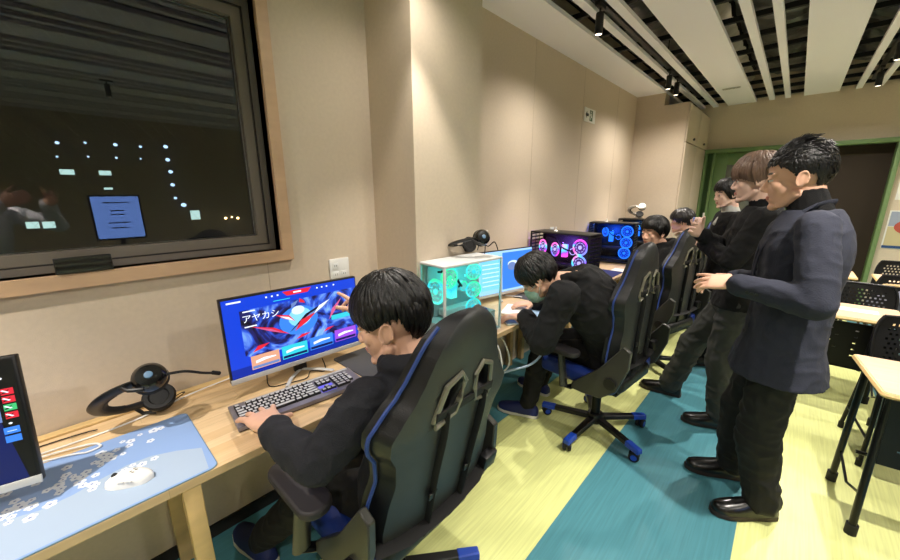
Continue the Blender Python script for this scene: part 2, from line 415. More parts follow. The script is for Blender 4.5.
# slot grille in the wide ceiling board
g = empty('ceiling_vent', (-.745, 5.55, H), label='small grey slotted air vent set in the wide white ceiling board', cat='vent')
MB().box((0, 0, -.004), (.17, .045, .008), .002).build('frame', M['silver'], g)
b = MB()
for i in range(12): b.box((-.07 + i * .0127, 0, -.009), (.006, .034, .004))
b.build('slat', M['trim'], g)
# track and lamps
M['lampface'] = glow('lamp_face', (1, 0.93, 0.82), 3.5)
def track(x, y0, y1, lab):
    t = empty('light_track', (x, (y0 + y1) / 2, H + .01), label=lab, cat='light track')
    MB().box((0, 0, .02), (.036, y1 - y0, .03), .003).build('rail', M['black_metal'], t)
    for k in range(int((y1 - y0) / 1.8) + 1): MB().cyl((0, y0 - (y0 + y1) / 2 + .05 + k * 1.8, .03), (0, y0 - (y0 + y1) / 2 + .05 + k * 1.8, .40), .004, n=6).build('hanger', M['black_metal'], t)
track(-1.112, YB + .2, 5.9, 'black lighting rail above the desks along the left wall')
track(.412, YB + .2, 6.3, 'black lighting rail above the walkway right of the wide white board')
track(1.95, YB + .2, 6.3, 'black lighting rail at the far right over the tables')
LAMP = None
def lamp(x, y, lab, power, tilt=(0, 0), size=2.75, wide=.75, beam=1.1):
    global LAMP
    if LAMP is None:
        r = empty('track_spotlight', (x, y, H - .005), label=lab, cat='spotlight', group='black cylinder spotlights on the ceiling rails')
        MB().box((0, 0, .012), (.032, .11, .028), .003).build('adapter', M['black'], r)
        MB().cyl((0, 0, 0), (0, 0, -.035), .007, n=10).build('stem', M['black'], r)
        MB().lathe([(.001, -.03), (.024, -.03), (.025, -.035), (.025, -.155), (.023, -.155), (.021, -.150)], n=28).build('housing', M['black'], r)
        MB().cyl((0, 0, -.1525), (0, 0, -.1515), .0205, n=24).build('lens', M['lampface'], r)
        LAMP = r
    else:
        r = copy_tree(LAMP); r.location = (x, y, H - .005); r['label'] = lab
    for e_, sz, bl, rad in ((power * wide, size, 1.0, .030), (power * beam, 1.15, .55, .020)):
        ld = bpy.data.lights.new('spot', 'SPOT'); ld.energy = e_; ld.spot_size = sz; ld.spot_blend = bl; ld.shadow_soft_size = rad
        ld.color = (1.0, .92, .83)
        lo = bpy.data.objects.new('spot_beam', ld); COL.objects.link(lo); lo.location = (x, y, H - .180); lo.rotation_euler = (tilt[0], tilt[1], 0)
    return r
P = 48
lamp(-1.112, 2.62, 'black cylinder spotlight nearest the camera on the rail by the left wall', P)
lamp(-1.112, 4.40, 'black cylinder spotlight over the closet end, left one of the close pair', P * .8)
lamp(-1.112, 4.72, 'black cylinder spotlight over the closet end, right one of the close pair', P * .5)
lamp(-1.112, 1.12, 'black cylinder spotlight in front of the wall column', P * .8, (0, 0), wide=.35, beam=1.2)
lamp(-1.112, -.65, 'black cylinder spotlight above the mouse mat and headset', P * 1.45)
lamp(-1.112, -2.0, 'black cylinder spotlight at the back end of the left rail', P)
lamp(.412, 4.72, 'black cylinder spotlight over the walkway, nearer of the two at the right edge', P * 2)
lamp(.412, 5.72, 'black cylinder spotlight over the walkway nearest the far wall', P * 1.1)
lamp(.412, 3.1, 'black cylinder spotlight over the walkway above the standing men', P * 2)
lamp(.412, 1.5, 'black cylinder spotlight over the walkway beside the nearest table', P * 2)
lamp(.412, -.6, 'black cylinder spotlight over the walkway behind the camera', P * 2)
for y in (-1.6, .6, 2.4, 4.2, 5.8): lamp(1.95, y, 'black cylinder spotlight on the far right rail over the tables at y %s' % {-1.6: 'rear', .6: 'front', 2.4: 'middle', 4.2: 'back', 5.8: 'farthest'}[y], P * 1.7)
for o in bpy.data.objects:
    if o.name.startswith('track_spotlight') and ' at y ' in str(o.get('label')): o['label'] = o['label'].replace(' at y ', ', the ') + ' one'
# outlets and signs
def outlet(y, z, lab, s=1.0, xx=None):
    r = empty('wall_socket', ((XW if xx is None else xx), y, z), label=lab, cat='socket')
    MB().box((.005, 0, 0), (.010, .072 * s * 1.5, .118 * s), .003).build('cover_plate', M['white'], r)
    for yy in (-.024, .022):
        for zz in (-.022, .022):
            if yy > 0 and zz > 0: continue
            b = MB(); b.use(M['white']); b.box((.0105, yy * s, zz * s), (.003, .034 * s, .034 * s), .002)
            b.use(M['ink'])
            for q in (-.005, .005): b.box((.0122, yy * s + q, zz * s + .002), (.001, .0018, .009))
            b.build('outlet', None, r)
    return r
outlet(.945, 1.10, 'white wall socket plate above the monitor left of the column')
outlet(2.15, 1.16, 'small white wall socket on the wall right of the column', .8)
outlet(3.2, 1.12, 'white wall socket above the black computer with pink fans', .7)
s = empty('exit_sign', (XW, 3.86, 2.235), label='small green and white running man exit sign high on the left wall', cat='sign')
b = MB(); b.use(M['paper']); b.box((.004, 0, 0), (.008, .26, .13), .002)
SG = mat('sign_green', (0.30, 0.42, 0.30), .6); SK = mat('sign_dark', (.10, .13, .11), .6)
b.use(SK); b.prism([(-.11, 0), (-.075, .035), (-.075, .013), (-.035, .013), (-.035, -.013), (-.075, -.013), (-.075, -.035)], (.0085, 0, 0), (0, 1, 0), (0, 0, 1), .0006)
b.use(SG); b.prism([(-.01, -.05), (.06, -.05), (.06, .05), (-.01, .05)], (.0085, 0, 0), (0, 1, 0), (0, 0, 1), .0006)
b.build('plate', None, s)
b = MB(); b.use(M['paper'])   # running figure
b.ell((.0095, .018, .033), (.0006, .009, .009)); b.prism([(.008, .022), (.028, .020), (.034, -.004), (.046, -.012), (.042, -.020), (.026, -.012), (.018, -.040), (.008, -.036), (.014, -.010), (-.002, .004)], (.0093, 0, 0), (0, 1, 0), (0, 0, 1), .0005)
b.build('running_figure', None, s)
# posters right of the doorway
def poster(name, x, z, w, h, lab, kind):
    p = empty(name, (x, D - .003, z), label=lab, cat='poster'); b = MB(); b.use(M['paper']); b.box((0, 0, 0), (w, .003, h)); b.build('sheet', None, p)
    b = MB()
    if kind == 0:
        b.use(M['ink'])
        for i in range(8): b.box((-.01 * (i % 3), -.002, h * .38 - i * h * .1), (w * (.75 - .06 * (i % 3)), .0006, h * .025))
    else:
        b.use(mat('poster_sky', (.62, .66, .74), .7)).box((0, -.0021, h * .28), (w * .94, .0006, h * .38))
        b.use(mat('poster_sand', (.78, .74, .58), .7)).box((0, -.0021, -h * .17), (w * .94, .0006, h * .5))
        b.use(mat('poster_red', (.70, .33, .28), .7)).ell((.0, -.003, h * .08), (w * .36, .0008, h * .21))
        b.use(M['paper'])
        for i in range(3): b.box((0, -.0042, h * (.14 - i * .06)), (w * (.5 - .08 * i), .0006, h * .025))
        b.use(M['ink_blue']).box((0, -.0024, -h * .455), (w * .98, .0008, h * .07))
    b.build('print', None, p); return p
poster('notice', 1.02, 1.53, .38, .30, 'white printed notice sheet above the poster right of the doorway', 0)
poster('poster', 1.03, 1.04, .42, .44, 'blue and sand poster with a red oval right of the doorway', 1)
# baseboard
b = MB(); b.box((XW + .005, (YB + 1.185) / 2, .03), (.01, 1.185 - YB, .06)); struct(b, 'baseboard_left', M['alu_dark'])
b = MB(); b.box(((DX1 + XR) / 2 + .03, D - .005, .03), (XR - DX1 - .06, .01, .06)); struct(b, 'baseboard_far', M['alu_dark'])
# night outside the window
bw = mat('night_wall', (.20, .20, .21), .9); wl = glow('lit_office_window', (.72, .88, .86), .75); wl2 = glow('lamp_cool', (.70, .84, 1), 1.2)
bd = empty('office_building', (-13, 0, 0), label='dark office building with a few lit windows seen through the night window', cat='building')
MB().box((-1, 6, 4), (2, 44, 12)).build('wall', bw, bd)
for (y, z, w, h) in ((.328, 1.97, .24, .12), (.943, 1.97, .22, .11), (.94, 1.62, .16, .05), (-.375, .86, .20, .15), (-.14, .85, .20, .15), (2.56, .94, .22, .26), (-4.5, 1.5, .5, .3), (-6, 3.2, .5, .3)):
    f = MB().box((.02, y * 1.1, .145 * z * 0 + 1.48 + (z - 1.48) * 1.1), (.05, w * 1.1, h * 1.1)).build('window', M['alu_dark'], bd); MB().box((.05, y * 1.1, 1.48 + (z - 1.48) * 1.1), (.02, w * 1.04, h)).build('pane', wl, f)
gl = glow('lamp_warm', (1, .85, .55), 5)
for i, (y, z, r, m) in enumerate([(.283, 2.566, .030, wl2), (.72, 2.605, .022, wl2), (1.22, 2.606, .034, wl2), (1.67, 2.60, .026, wl2), (.232, 2.28, .018, wl2), (.717, 2.31, .018, wl2), (1.19, 2.316, .022, wl2), (1.63, 2.32, .018, wl2), (2.164, 2.64, .04, wl2), (2.157, 2.33, .04, wl2), (2.175, 2.04, .04, wl2), (2.17, 1.72, .04, wl2), (2.18, 1.39, .03, wl2), (2.33, 1.21, .05, wl2), (3.26, .82, .03, gl), (3.42, .842, .02, gl), (3.57, .806, .03, gl)]):
    q = MB().ell((.10, y * 1.1, 1.48 + (z - 1.48) * 1.1), (r * 1.1, r * 1.3, r * 1.1), 6).build('wall_lamp', m, bd); MB().box((.04, y * 1.1, 1.53 + (z - 1.48) * 1.1), (.08, .03, .02)).build('bracket', M['black'], q)
# ------------------------------------------------------------------ worktop, desk legs
XE = -1.092; DT = 0.72
def worktop(y0, y1, notch, lab):
    b = MB(); x0 = XW + .004
    if notch:
        a, c = notch
        poly = [(x0, y0), (XE, y0), (XE, y1), (x0, y1), (x0, c), (-1.330, c), (-1.330, a), (x0, a)]
        poly = [(px, py) for px, py in poly]
    else: poly = [(x0, y0), (XE, y0), (XE, y1), (x0, y1)]
    t = empty('worktop', ((x0 + XE) / 2, (y0 + y1) / 2, DT), label=lab, cat='desk')
    ox, oy = t.location.x, t.location.y
    b.use(M['wood']); b.prism([(px - ox, py - oy) for px, py in poly], (0, 0, -.027), (1, 0, 0), (0, 1, 0), .027)
    top = b.build('desktop', None, t, smooth=False)
    m = top.modifiers.new('b', 'BEVEL'); m.width = .002; m.segments = 2
    # raised cable ledge at the wall
    segs = [(y0, y1)] if not notch else [(y0, notch[0]), (notch[1], y1)]
    b = MB()
    for a, c in segs: b.box((x0 + .02 - ox, (a + c) / 2 - oy, .004), (.036, c - a, .008), .001)
    b.build('cable_ledge', M['wood_edge'], t)
    for yy in ([-1.6, .125, 2.50] if notch else [y0 + .06, (y0 + y1) / 2, y1 - .06]):
        MB().box((XE - .028 - ox, yy - oy, -.027 - (DT - .027) / 2), (.044, .044, DT - .027), .003).build('leg', M['wood_edge'], t)
        MB().box((x0 + .03 - ox, yy - oy, -.027 - (DT - .027) / 2), (.044, .044, DT - .027), .003).build('leg', M['wood_edge'], t)
        MB().box(((x0 + XE) / 2 - ox, yy - oy, -.062), (XE - x0 - .08, .03, .07), .002).build('crossbar', M['wood_edge'], t)
    return t
worktop(-1.9, 2.62, (1.182, 1.684), 'long pine worktop nearest the camera with the headset, blue mouse mat and keyboard on it')
worktop(2.63, 5.22, None, 'farther pine worktop carrying the black computers along the left wall')

# ------------------------------------------------------------------ monitors
SCB = glow('screen_blue', (.06, .24, .80), .95)
def monitor(loc, yaw, tilt, w, h, label, art, base=True, bez=None, group=None):
    """loc is the bottom centre of the front face; local +x is the way the screen faces."""
    z = loc[2]; r = empty('monitor', (loc[0], loc[1], DT + .001), -yaw, label=label, cat='monitor', group=group)
    T = Matrix.Translation((0, 0, z - DT - .001)) @ Matrix.Rotation(-tilt, 4, 'Y')
    b = MB(); b.use(M['black']); b.box((-.012, 0, h / 2), (.022, w, h), .003); b.box((-.035, 0, h * .42), (.04, w * .45, h * .5), .012)
    o = b.build('panel', None, r); o.data.transform(T)
    b = MB(); b.box((.0005, 0, .009), (.006, w + .001, .019), .001); o = b.build('chin', bez or M['silver'], r); o.data.transform(T)
    o = art(w, h, r, T)
    if base:
        b = MB(); b.box((-.05, 0, (z - DT + h * .35) / 2), (.018, .055, z - DT + h * .35 - .02), .004); b.build('neck', M['black'], r)
        b = MB()
        for q in (-1, 1): b.tube([(-.05, 0, .012), (.0, q * .06, .010), (.06, q * .10, .010)], .008, 8, flat=.6)
        b.tube([(-.05, 0, .012), (-.12, 0, .010)], .008, 8); b.build('base', M['silver'], r)
    return r
def face(w, h, r, T, items, name='screen'):
    """items: (material, [(u,v)...]) in 0..1 of the lit area, or (material, 'ell', cu, cv, ru, rv); drawn in order, flat on the glass."""
    b = MB(); W = w - .012; Hh = h - .026; oz = .020; x = .0012
    for k, it in enumerate(items):
        b.use(it[0]); xx = x + k * .00006
        if it[1] == 'ell': pts = [(it[2] + it[4] * cos(2 * pi * i / 18), it[3] + it[5] * sin(2 * pi * i / 18)) for i in range(18)]
        else: pts = it[1]
        f = b.bm.faces.new([b.bm.verts.new((xx, -W / 2 + u * W, oz + v * Hh)) for u, v in pts]); f.material_index = b.mi
    me = bpy.data.meshes.new(name); b.bm.to_mesh(me); b.bm.free()
    for q in b.mats: me.materials.append(q)
    me.transform(T); o = bpy.data.objects.new(name, me); COL.objects.link(o); o.parent = r
    return o
def R4(u0, v0, u1, v1): return [(u0, v0), (u1, v0), (u1, v1), (u0, v1)]
def swirl_mat():
    m = bpy.data.materials.new('screen_storm'); m.use_nodes = True; nt = m.node_tree; N = nt.nodes; L = nt.links; b = N['Principled BSDF']
    b.inputs['Base Color'].default_value = (0, 0, 0, 1); tc = N.new('ShaderNodeTexCoord'); n = N.new('ShaderNodeTexNoise')
    n.inputs['Scale'].default_value = 9; n.inputs['Detail'].default_value = 6; n.inputs['Distortion'].default_value = 2.2; L.new(tc.outputs['Object'], n.inputs['Vector'])
    r = N.new('ShaderNodeValToRGB'); L.new(n.outputs['Fac'], r.inputs[0]); e = r.color_ramp.elements
    e[0].position = .32; e[0].color = (*srgb((.05, .03, .10)), 1); e[1].position = .72; e[1].color = (*srgb((.55, .75, 1)), 1)
    for p, c in ((.43, (.10, .10, .36)), (.53, (.16, .32, .80))): q = r.color_ramp.elements.new(p); q.color = (*srgb(c), 1)
    L.new(r.outputs[0], b.inputs['Emission Color']); b.inputs['Emission Strength'].default_value = .95; return m
G = {k: glow('px_' + k, c, s) for k, c, s in (('white', (.92, .95, 1), 1.0), ('red', (.85, .14, .22), .95), ('teal', (.20, .78, .85), .95), ('sky', (.22, .50, .90), .95), ('violet', (.60, .30, .85), .95),
     ('peach', (.85, .62, .50), .95), ('dark', (.05, .04, .12), .5), ('ice', (.50, .80, 1), 1.0), ('navy', (.02, .08, .35), .8), ('deep', (.03, .16, .60), .9), ('pink', (.80, .35, .55), .95), ('green', (.25, .75, .45), .9), ('black', (.02, .03, .05), .4), ('steel', (.42, .52, .75), .9), ('cloud', (.82, .9, 1), 1.0))}
storm = swirl_mat()
def art_main(w, h, r, T):
    it = [(SCB, R4(0, 0, 1, 1)), (G['deep'], R4(0, .0, 1, .12)), (storm, [(.10, .26), (.16, .22), (.93, .22), (.99, .30), (.99, .86), (.10, .84)]),
          (G['red'], [(.40, .985), (.62, .985), (.59, .925), (.43, .925)]), (G['white'], R4(.48, .945, .54, .965))]
    for u in (.28, .32, .36, .66, .70, .74, .80): it.append((G['white'], R4(u, .945, u + .012, .965)))
    it += [(G['white'], R4(.03, .95, .12, .97)), (G['teal'], R4(.33, .88, .45, .89))]
    # bright centre with crossed red blades and rifle shapes (plain stand-in art)
    it += [(G['sky'], 'ell', .50, .56, .15, .20), (G['ice'], 'ell', .51, .60, .09, .13), (G['cloud'], 'ell', .50, .70, .05, .06)]
    def blade(u, v, du, dv, wd, m):
        px, py = -dv, du; l = math.hypot(px, py); px, py = px / l * wd, py / l * wd
        return (m, [(u, v), (u + du * .5 + px, v + dv * .5 + py), (u + du, v + dv), (u + du * .5 - px * .3, v + dv * .5 - py * .3)])
    it += [blade(.42, .42, .34, .34, .05, G['dark']), blade(.44, .44, .34, .30, .035, G['steel']), blade(.46, .42, .18, .20, .05, G['red']), blade(.62, .60, .14, .16, .03, G['white']),
           blade(.16, .62, .26, -.22, .035, G['red']), blade(.18, .60, .20, -.17, .018, G['pink']), blade(.74, .46, .12, .28, .03, G['pink']), blade(.33, .70, .14, -.14, .04, G['red']), blade(.36, .67, .10, -.10, .02, G['white']),
           blade(.45, .74, .06, .10, .03, G['steel']), blade(.56, .78, -.04, .08, .03, G['red']), blade(.15, .28, .12, .08, .04, G['red']), blade(.46, .30, .12, .05, .03, G['red']), blade(.68, .30, .10, .05, .025, G['red'])]
    it.append((G['teal'], R4(.76, .44, .97, .51)))
    for i, m in enumerate(('peach', 'teal', 'sky', 'violet')):
        u = .13 + .215 * i; it.append((G[m], R4(u, .055 + .012 * i, u + .195, .235 + .012 * i)))
        it.append((G['navy'] if m != 'peach' else G['steel'], R4(u + .006, .065 + .012 * i, u + .189, .10 + .012 * i)))
        it.append((G['white'], [(u + .03, .13 + .012 * i), (u + .10, .15 + .012 * i), (u + .17, .155 + .012 * i), (u + .17, .17 + .012 * i), (u + .09, .185 + .012 * i), (u + .03, .165 + .012 * i)]))
    it += [(G['white'], R4(.12, .815, .20, .83)), (G['white'], R4(.12, .62, .20, .635))]
    o = face(w, h, r, T, it)
    X = Matrix(((0, 0, 1, .0045), (1, 0, 0, -w / 2 + .064), (0, 1, 0, .020 + .690 * (h - .026)), (0, 0, 0, 1)))
    try: text_mesh('アヤカシ', 'title_text', .034, G['white'], T @ X, r, .0002)
    except Exception as e: print('text', e)
    return o
def art_desktop(w, h, r, T):
    it = [(glow('screen_navy', (.03, .10, .36), .8), R4(0, 0, 1, 1)), (G['black'], [(.975, 0), (1, 0), (1, 1), (.84, 1), (.90, .8)]), (G['deep'], [(0, 0), (.55, 0), (.45, .45), (0, .62)])]
    it += [(G['white'], 'ell', .93, .925, .012, .016), (G['white'], 'ell', .945, .85, .014, .012), (G['steel'], R4(.915, .50, .932, .77))]
    for i, m in enumerate(('red', 'red', 'green', 'red')):
        v = .74 - i * .065; it.append((G[m], R4(.945, v - .026, .985, v + .026))); it.append((G['black'], [(.942, v - .018), (.955, v), (.974, v + .018), (.960, v - .012)])); it.append((G['white'], [(.945, v + .012), (.952, v + .016), (.972, v - .008), (.965, v - .012)]))
    it += [(G['white'], 'ell', .955, .48, .006, .008), (G['sky'], R4(.930, .395, .98, .45)), (G['sky'], R4(.930, .325, .98, .38)), (G['cloud'], R4(.94, .415, .97, .42))]
    return face(w, h, r, T, it)
def art_page(w, h, r, T):
    it = [(glow('screen_page', (.62, .80, 1.0), 1.0), R4(0, 0, 1, 1)), (G['sky'], R4(.42, .05, 1, .95)), (G['ice'], R4(.03, .1, .40, .9)), (G['cloud'], 'ell', .62, .66, .10, .08), (G['steel'], 'ell', .60, .60, .08, .10),
          (G['cloud'], 'ell', .85, .64, .05, .08)]
    for i in range(7): it.append((G['cloud'], R4(.06, .8 - i * .1, .36, .825 - i * .1)))
    return face(w, h, r, T, it)
monitor((-1.425, .612, .782), .043, .03, .548, .330, 'monitor showing a blue game menu with red blades behind the keyboard', art_main)
monitor((-1.33, -.40, .786), .235, .15, .54, .325, 'dark blue desktop monitor cut off by the left edge of the photo', art_desktop)
monitor((-1.45, 2.16, .76), .20, .05, .54, .325, 'pale blue lit monitor behind the white computer, in front of the masked boy', art_page)

# ------------------------------------------------------------------ mouse mats
def blossom_mat(loc, sx, sy):
    t = empty('mouse_mat', (*loc, DT + .0005), label='large light blue mouse mat patterned with white cherry blossom under the white mouse', cat='mouse mat')
    b = MB(); b.use(M['mat_edge']); b.prism(rrect(sx, sy, .022, 6), (0, 0, 0), (1, 0, 0), (0, 1, 0), .0026)
    b.use(M['mat_blue']); f = b.prism(rrect(sx - .005, sy - .005, .020, 6), (0, 0, .0026), (1, 0, 0), (0, 1, 0), .0006)
    b.use(M['mat_pale']); hx, hy = sx / 2 - .004, sy / 2 - .004
    wave = [(-.02 + .10 * math.sin(i * .5 + .6) * (i / 16), -hy + i * (2 * hy) / 16) for i in range(17)]
    wv = [(max(-hx + .02, min(hx - .02, -.10 + .16 * (i / 16) + .04 * sin(i * .8))), -hy + .01 + i * (2 * hy - .02) / 16) for i in range(17)]
    f = b.bm.faces.new([b.bm.verts.new((x, y, .0033)) for x, y in wv] + [b.bm.verts.new((x, y, .0033)) for x, y in ((hx - .004, hy - .02), (hx - .004, -hy + .02))]); f.material_index = b.mi
    rnd = random.Random(3); P = []
    cl = [(-.145, hy - .12, 10), (-.10, hy - .20, 14), (-.06, hy - .26, 16), (-.02, hy - .33, 16), (.0, hy - .40, 14), (-.15, hy - .50, 12), (-.10, hy - .58, 12), (.02, hy - .23, 5), (.03, hy - .17, 5), (-.12, hy - .35, 8), (.04, hy - .50, 10), (.10, hy - .6, 8)]
    z = .0034
    for cx, cy, n in cl:
        for _ in range(n):
            px, py = cx + rnd.gauss(0, .022), cy + rnd.gauss(0, .035); s = rnd.uniform(.007, .014)
            if abs(px) > hx - .02 or abs(py) > hy - .02: continue
            if any((px - q[0]) ** 2 + (py - q[1]) ** 2 < (.013) ** 2 for q in P): continue
            P.append((px, py)); a0 = rnd.uniform(0, 6)
            b.use(M['petal'])
            for k in range(5):
                a = a0 + k * 2 * pi / 5; z += .0000003
                c = (px + cos(a) * s * .62, py + sin(a) * s * .62)
                f = b.bm.faces.new([b.bm.verts.new((c[0] + cos(a + q) * s * (.55 if i % 2 == 0 else .48), c[1] + sin(a + q) * s * .48, z)) for i, q in enumerate([2 * pi * j / 8 for j in range(8)])]); f.material_index = b.mi
            b.use(M['petal_c']); f = b.bm.faces.new([b.bm.verts.new((px + cos(q) * s * .28, py + sin(q) * s * .28, z + .0002)) for q in [2 * pi * j / 7 for j in range(7)]]); f.material_index = b.mi
    b.build('printed_cloth', None, t, angle=30); return t
blossom_mat((-1.285, -.265), .385, .92)
def flat_mat(name, x, y, sx, sy, m, lab, rz=0):
    return MB().prism(rrect(sx, sy, .015), (0, 0, 0), (1, 0, 0), (0, 1, 0), .003).build(name, m, None, loc=(x, y, DT + .0005), label=lab, cat='mouse mat')
flat_mat('mouse_mat', -1.31, .935, .34, .33, M['mat_grey'], 'dark grey mouse mat right of the keyboard, behind the boy in the dark fleece')
flat_mat('mouse_mat', -1.27, 3.40, .30, .56, M['mat_navy'], 'dark blue mouse mat in front of the computer with three blue fans')
flat_mat('mouse_mat', -1.30, 2.36, .30, .26, M['mat_grey'], 'dark mouse mat beside the masked boy')

# ------------------------------------------------------------------ mouse
def mouse(x, y, rz, m, lab, s=1.0):
    r = empty('computer_mouse', (x, y, DT + .0042), rz, label=lab, cat='mouse')
    b = MB(); rings = []
    for i in range(13):
        t = i / 12; L = .062 * s * (-1 + 2 * t); w = .032 * s * (1 - abs(2 * t - 1) ** 2.6) ** .5 * (1 - .06 * sin(pi * 2 * t)) + .001; h = .038 * s * (sin(pi * min(1, t * .92 + .06))) ** .6 * (1.0 - .25 * t) + .001
        rings.append(b.ring([(L, w * cos(a), max(0, h * sin(a) ** .8) if sin(a) > 0 else 0) for a in [pi * k / 12 for k in range(13)]]))
    b.skin(rings); b.build('shell', m, r, angle=60)
    b = MB(); b.cyl((.035 * s, -.003, .0245 * s), (.035 * s, .003, .0245 * s), .007 * s, n=14); b.build('scroll_wheel', M['rubber'], r)
    b = MB()
    for q in (-1, 1): b.box((-.006 + q * .009, .0305 * s, .017), (.014, .004, .005), .001)
    b.build('side_button', M['silver'], r)
    b = MB()
    for q in ((-.010, .006), (-.013, -.006), (-.020, .000), (-.017, .010)): b.box((q[0], q[1], .0352 * s), (.006, .0022, .0008), rz=.6)
    b.build('emblem', M['trim'], r)
    return r
mouse(-1.205, .012, radians(235), M['white'], 'white computer mouse on the blossom mouse mat', .92)
# ------------------------------------------------------------------ keyboard
KB = {}
def keyboard(x, y, rz, label, kmat, full=True, lit=False):
    r = empty('keyboard', (x, y, DT + .0005), rz, label=label, cat='keyboard')
    L, Wd = .460, .165
    b = MB(); b.use(M['kb_metal']); b.box((0, 0, .012), (Wd, L, .016), .003); b.use(M['black']); b.box((-.002, 0, .004), (Wd - .004, L - .004, .008), .002); b.build('body', None, r)
    MB().box((-.066, .02, .0215), (.012, L * .86, .004), .001).build('top_strip', M['key'], r)
    u = .0182; W0 = -L / 2 + .014
    rows = [([(0, 1)] + [(k + (1 if k > 0 else 0) + (.5 * ((k - 1) // 4)), 1) for k in range(1, 13)], -.050), ([(k, 1) for k in range(13)] + [(13, 2)], -.028), ([(0, 1.5)] + [(k + .5, 1) for k in range(1, 13)] + [(13.5, 1.5)], -.0095),
            ([(0, 1.75)] + [(k + .75, 1) for k in range(1, 12)] + [(12.75, 2.25)], .009), ([(0, 2.25)] + [(k + 1.25, 1) for k in range(1, 11)] + [(12.25, 2.75)], .0275), ([(0, 1.25), (1.25, 1.25), (2.5, 1.25), (3.75, 6.25), (10, 1.25), (11.25, 1.25), (12.5, 1.25), (13.75, 1.25)], .046)]
    keys = []
    for cells, xx in rows:
        for c, wd in cells: keys.append((xx, W0 + (c + wd / 2) * u, wd, 1))
    n0 = 15.4
    for row, xx in ((0, -.028), (1, -.0095)):
        for k in range(3): keys.append((xx, W0 + (n0 + k + .5) * u, 1, 1))
    keys.append((.0275, W0 + (n0 + 1.5) * u, 1, 1))
    for k in range(3): keys.append((.046, W0 + (n0 + k + .5) * u, 1, 1))
    n1 = 18.75
    if full:
        for row, xx in enumerate((-.028, -.0095, .009, .0275)):
            for k in range(4 if row in (0, 1) else 3): keys.append((xx, W0 + (n1 + k + .5) * u, 1, 1))
        keys.append((.046, W0 + (n1 + 1) * u, 2, 1)); keys.append((.046, W0 + (n1 + 2.5) * u, 1, 1)); keys.append((.018, W0 + (n1 + 3.5) * u, 1, 2))
    rest = MB(); cache = {}
    def cap(b, w, d, o=(0, 0, 0)):
        b.use(M['keyside']); a0, b0 = d * .0185 - .0012, w * u - .0012
        p = [b.ring([(o[0] + sx * a, o[1] + sy * c, o[2] + z) for sx, sy in ((-.5, -.5), (.5, -.5), (.5, .5), (-.5, .5))]) for a, c, z in ((a0, b0, 0), (a0 * .98, b0 * .98, .004), (a0 - .004, b0 - .004, .0088))]
        b.skin(p, True); b.use(kmat)
        b.box((o[0], o[1], o[2] + .0089), (a0 - .005, b0 - .005, .0008))
    for i, (xx, yy, w, d) in enumerate(keys):
        if i < 98:
            if (w, d) not in cache:
                b = MB(); cap(b, w, d); o = b.build('key', None, r, smooth=False); cache[(w, d)] = o.data; o.location = (xx, yy, .0205)
            else:
                o = bpy.data.objects.new('key', cache[(w, d)]); COL.objects.link(o); o.parent = r; o.location = (xx, yy, .0205)
        else: cap(rest, w, d, (xx, yy, .0205))
    if len(keys) > 98: rest.build('number_keys', None, r, smooth=False, kind='stuff')
    else: rest.bm.free()
    if lit:
        g = glow('key_glow', (.45, .42, .95), .8); b = MB(); b.use(g); b.box((.010, W0 + (n0 + 1.5) * u, .0205), (.018, .055, .0006)); b.box((.046, W0 + 1 * u, .0205), (.018, .04, .0006)); b.box((.046, W0 + (n0 + 1.5) * u, .0205), (.02, .056, .0006)); b.build('backlight', None, r)
    return r
keyboard(-1.268, .520, radians(-6.0), 'grey and white full size keyboard under the typing hand of the fleece boy', M['key'], True, True)
keyboard(-1.20, 3.02, radians(0), 'black keyboard beside the dark blue mouse mat', M['black'], False)

# ------------------------------------------------------------------ headsets
def headset(loc, rz, zc, yc, label, mic=True, m1=None, sc=1.0):
    m1 = m1 or M['black']; r = empty('headset', loc, rz, label=label, cat='headset'); zc = V(zc).normalized(); yc = V(yc); yc = (yc - zc * yc.dot(zc)).normalized(); T = Matrix((yc.cross(zc), yc, zc)).transposed().to_4x4() @ Matrix.Scale(sc, 4); made = []
    def fin(o): o.data.transform(T); made.append(o); return o
    R = .088
    pts = [V((0, R * cos(a), R * 1.05 * sin(a) + .02)) for a in [radians(-2 + 184 * i / 20) for i in range(21)]]
    fin(MB().tube(pts, .021, 10, flat=.42, up=(1, 0, 0)).build('headband', m1, r))
    fin(MB().tube([p * .90 + V((0, 0, .002)) for p in pts[4:17]], .015, 10, flat=.5, up=(1, 0, 0)).build('headband_pad', M['rubber'], r))
    for s in (-1, 1):
        cy = s * (R + .002)
        cup = fin(MB().lathe([(.001, .030), (.030, .029), (.040, .020), (.043, .006), (.041, .0), (.001, 0)], (0, cy, -.02), (0, s, 0), 28).build('ear_cup', M['black_gloss'] if m1 is M['black'] else m1, r))
        fin(MB().lathe([(.024, -.0), (.041, -.003), (.045, -.012), (.040, -.022), (.028, -.022), (.024, -.015)], (0, cy, -.02), (0, s, 0), 28).build('ear_pad', M['rubber'], r))
        fin(MB().lathe([(.001, .0335), (.010, .033), (.011, .029)], (0, cy, -.02), (0, s, 0), 18).build('emblem', mat('badge', (.35, .48, .60), .3), cup))
        fin(MB().tube([(.0, cy + s * .006, .045), (.022, cy + s * .02, .03), (.034, cy + s * .02, .0)], .006, 8).build('yoke', m1, r))
    if mic:
        fin(MB().tube(catmull([(.01, R + .02, -.05), (.02, R + .015, -.10), (.03, R - .02, -.14), (.03, R - .055, -.17)], 6), .0042, 8).build('microphone_boom', M['rubber'], r))
        fin(MB().cyl((.03, R - .05, -.168), (.03, R - .075, -.185), .0068, n=12).build('microphone', M['rubber'], r))
    zm = min(v.co.z for o in made for v in o.data.vertices)
    for o in made: o.data.transform(Matrix.Translation((0, 0, -zm)))
    return r
